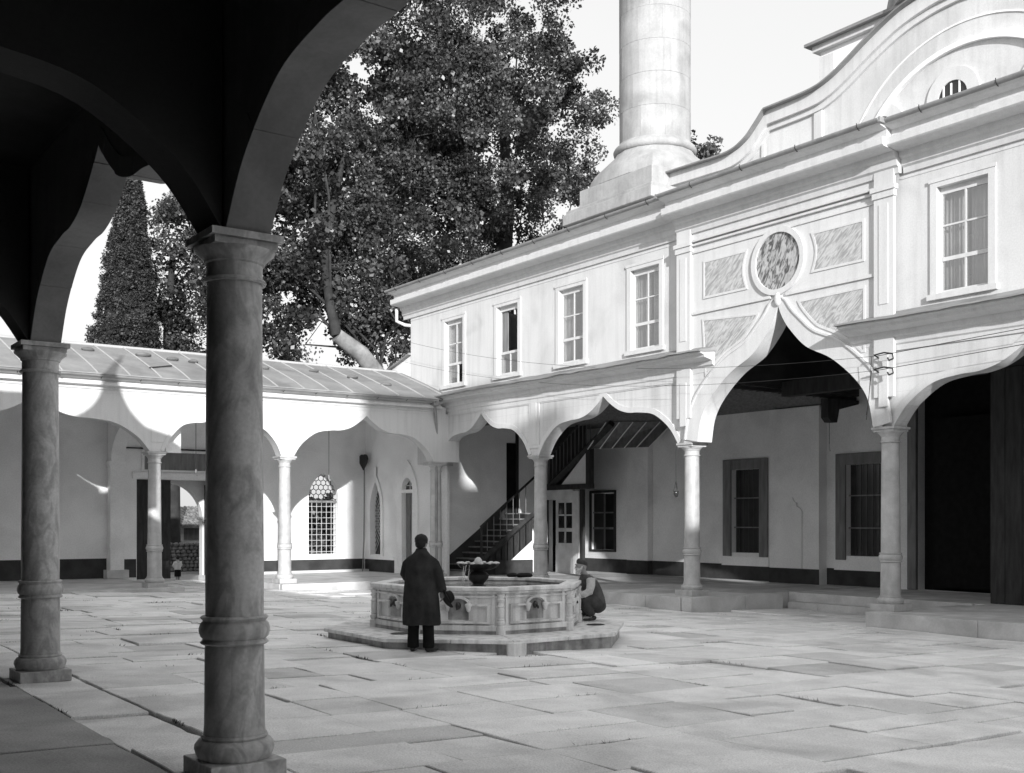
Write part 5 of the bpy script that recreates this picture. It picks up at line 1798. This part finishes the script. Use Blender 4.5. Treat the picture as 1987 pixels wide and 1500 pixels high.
tree('plane_tree', 'large spreading plane tree with a pale leaning limb above the far roof', 'trees beyond the walls',
     [(25.6, 46, -.9), (25.4, 45.6, 5), (24.9, 44.6, 8.0), (23.4, 44.2, 9.3), (22.2, 44.2, 10.0), (21.95, 44.3, 11.2), (21.8, 44.6, 13), (22.6, 45.4, 16), (24, 46.5, 20)],
     [.8, .7, .46, .38, .32, .26, .24, .20, .14], [((26.5, 48.5, 22.5), (9.0, 5.0, 11.5), .64), ((22.5, 47, 16), (6.0, 4.2, 5.0), .20), ((20.0, 46.5, 11.6), (3.8, 3, 2.9), .09), ((25.5, 46.5, 11.3), (2.6, 2.5, 2.4), .07)], 640, 175, .165, 11, (.5, 1.15), bark='palebark', lim=16)
tree('plane_tree', 'tall dense plane tree standing beside the minaret', 'trees beyond the walls',
     [(36, 52, -.9), (36, 52, 8), (36.4, 52, 14), (37, 52, 20), (37, 52.5, 26)], [.9, .75, .6, .4, .2],
     [((37.0, 53, 24.5), (9.6, 5, 13.0), .68), ((31.5, 52, 19), (5.5, 4, 9), .32)], 640, 175, .17, 23, (.5, 1.15), lim=14)
tree('plane_tree', 'loose leafy tree between the cypress and the big column', 'trees beyond the walls',
     [(18.2, 54, -.9), (18.2, 54, 6), (18.0, 54, 11), (18.2, 54, 15)], [.4, .34, .26, .12],
     [((18.6, 54, 13.0), (2.9, 2.6, 6.0), 1)], 130, 150, .15, 31, (.5, .9), lim=10)
tree('leafy_tree', 'small light tree showing right of the minaret shaft', 'trees beyond the walls',
     [(42, 42.5, -.9), (42, 42.5, 10), (41.5, 42.3, 16), (41, 42, 20)], [.4, .35, .25, .1],
     [((41.2, 42.2, 20.2), (2.9, 2.2, 2.9), 1)], 55, 60, .20, 41, (.4, .75), 'leafpale', lim=30)
# cypress
cyp = thing('cypress_tree', (14.6, 50, -.9), 'tall dark cypress rising behind the lead roof', 'tree', 'trees beyond the walls')
MB().tube([(14.6, 50, -.9), (14.7, 50, 8), (15.1, 50, 17)], [.35, .25, .05], 10).build('trunk', 'bark', cyp, 60)
g = random.Random(2)
pts = []
rad = []
def cyr(t):
    return 1.62 * min(1, (1.0 - t) * 1.55 + .02) ** .8
for k in range(3400):
    t = g.random() ** 1.2
    a = g.uniform(0, 2 * math.pi)
    q = cyr(t) * (.93 + .16 * noise.noise(Vector((math.cos(a) * 2, math.sin(a) * 2, t * 14)))) * g.uniform(.9, 1.04)
    pts.append((14.5 + .55 * t + q * math.cos(a), 50 + q * math.sin(a), 3.5 + 14.6 * t))
    rad.append(g.uniform(.12, .24))
leaves('crown', 'cypressleaf', cyp, pts, rad, 48, .075, 5, 1.2)
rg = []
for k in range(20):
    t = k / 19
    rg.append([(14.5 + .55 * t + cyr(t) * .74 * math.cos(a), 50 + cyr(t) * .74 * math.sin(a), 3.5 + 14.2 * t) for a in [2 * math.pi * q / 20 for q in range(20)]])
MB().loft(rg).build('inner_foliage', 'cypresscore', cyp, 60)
# shrubs and a headstone behind the grille window
for k, (sx_, sy_, sz_, r_) in enumerate(((20.4, 44.5, .9, 1.4), (22.4, 45.5, 1.7, 1.6), (19.6, 46.0, 1.4, 1.6), (21.4, 47.5, 2.4, 1.7))):
    sb = thing('shrub', (sx_, sy_, -.9), ['low round shrub just outside the grille window', 'mid-sized shrub to the right outside the grille window', 'shrub to the left outside the grille window', 'tall shrub at the back outside the grille window'][k], 'shrub', 'shrubs outside the gallery window')
    MB().tube([(sx_, sy_, -.9), (sx_, sy_, sz_)], [.08, .04], 6).build('stem', 'bark', sb)
    leaves('foliage', 'leafpale', sb, crownpts((sx_, sy_, sz_), (r_, r_, r_), 40, 60 + k), [.4] * 40, 60, .16, 70 + k)
hd_ = MB().prism([(17.9 + .7 * q[0], q[1]) for q in ((1.2, -.9), (1.2, .75), (1.4, .95), (1.65, 1.05), (1.9, .95), (2.1, .75), (2.1, -.9))], 'y', 41.0, 41.15)
tag(hd_.build('headstone', 'stone', None, bevel=.02), 'pale headstone standing outside the grille window', 'headstone')
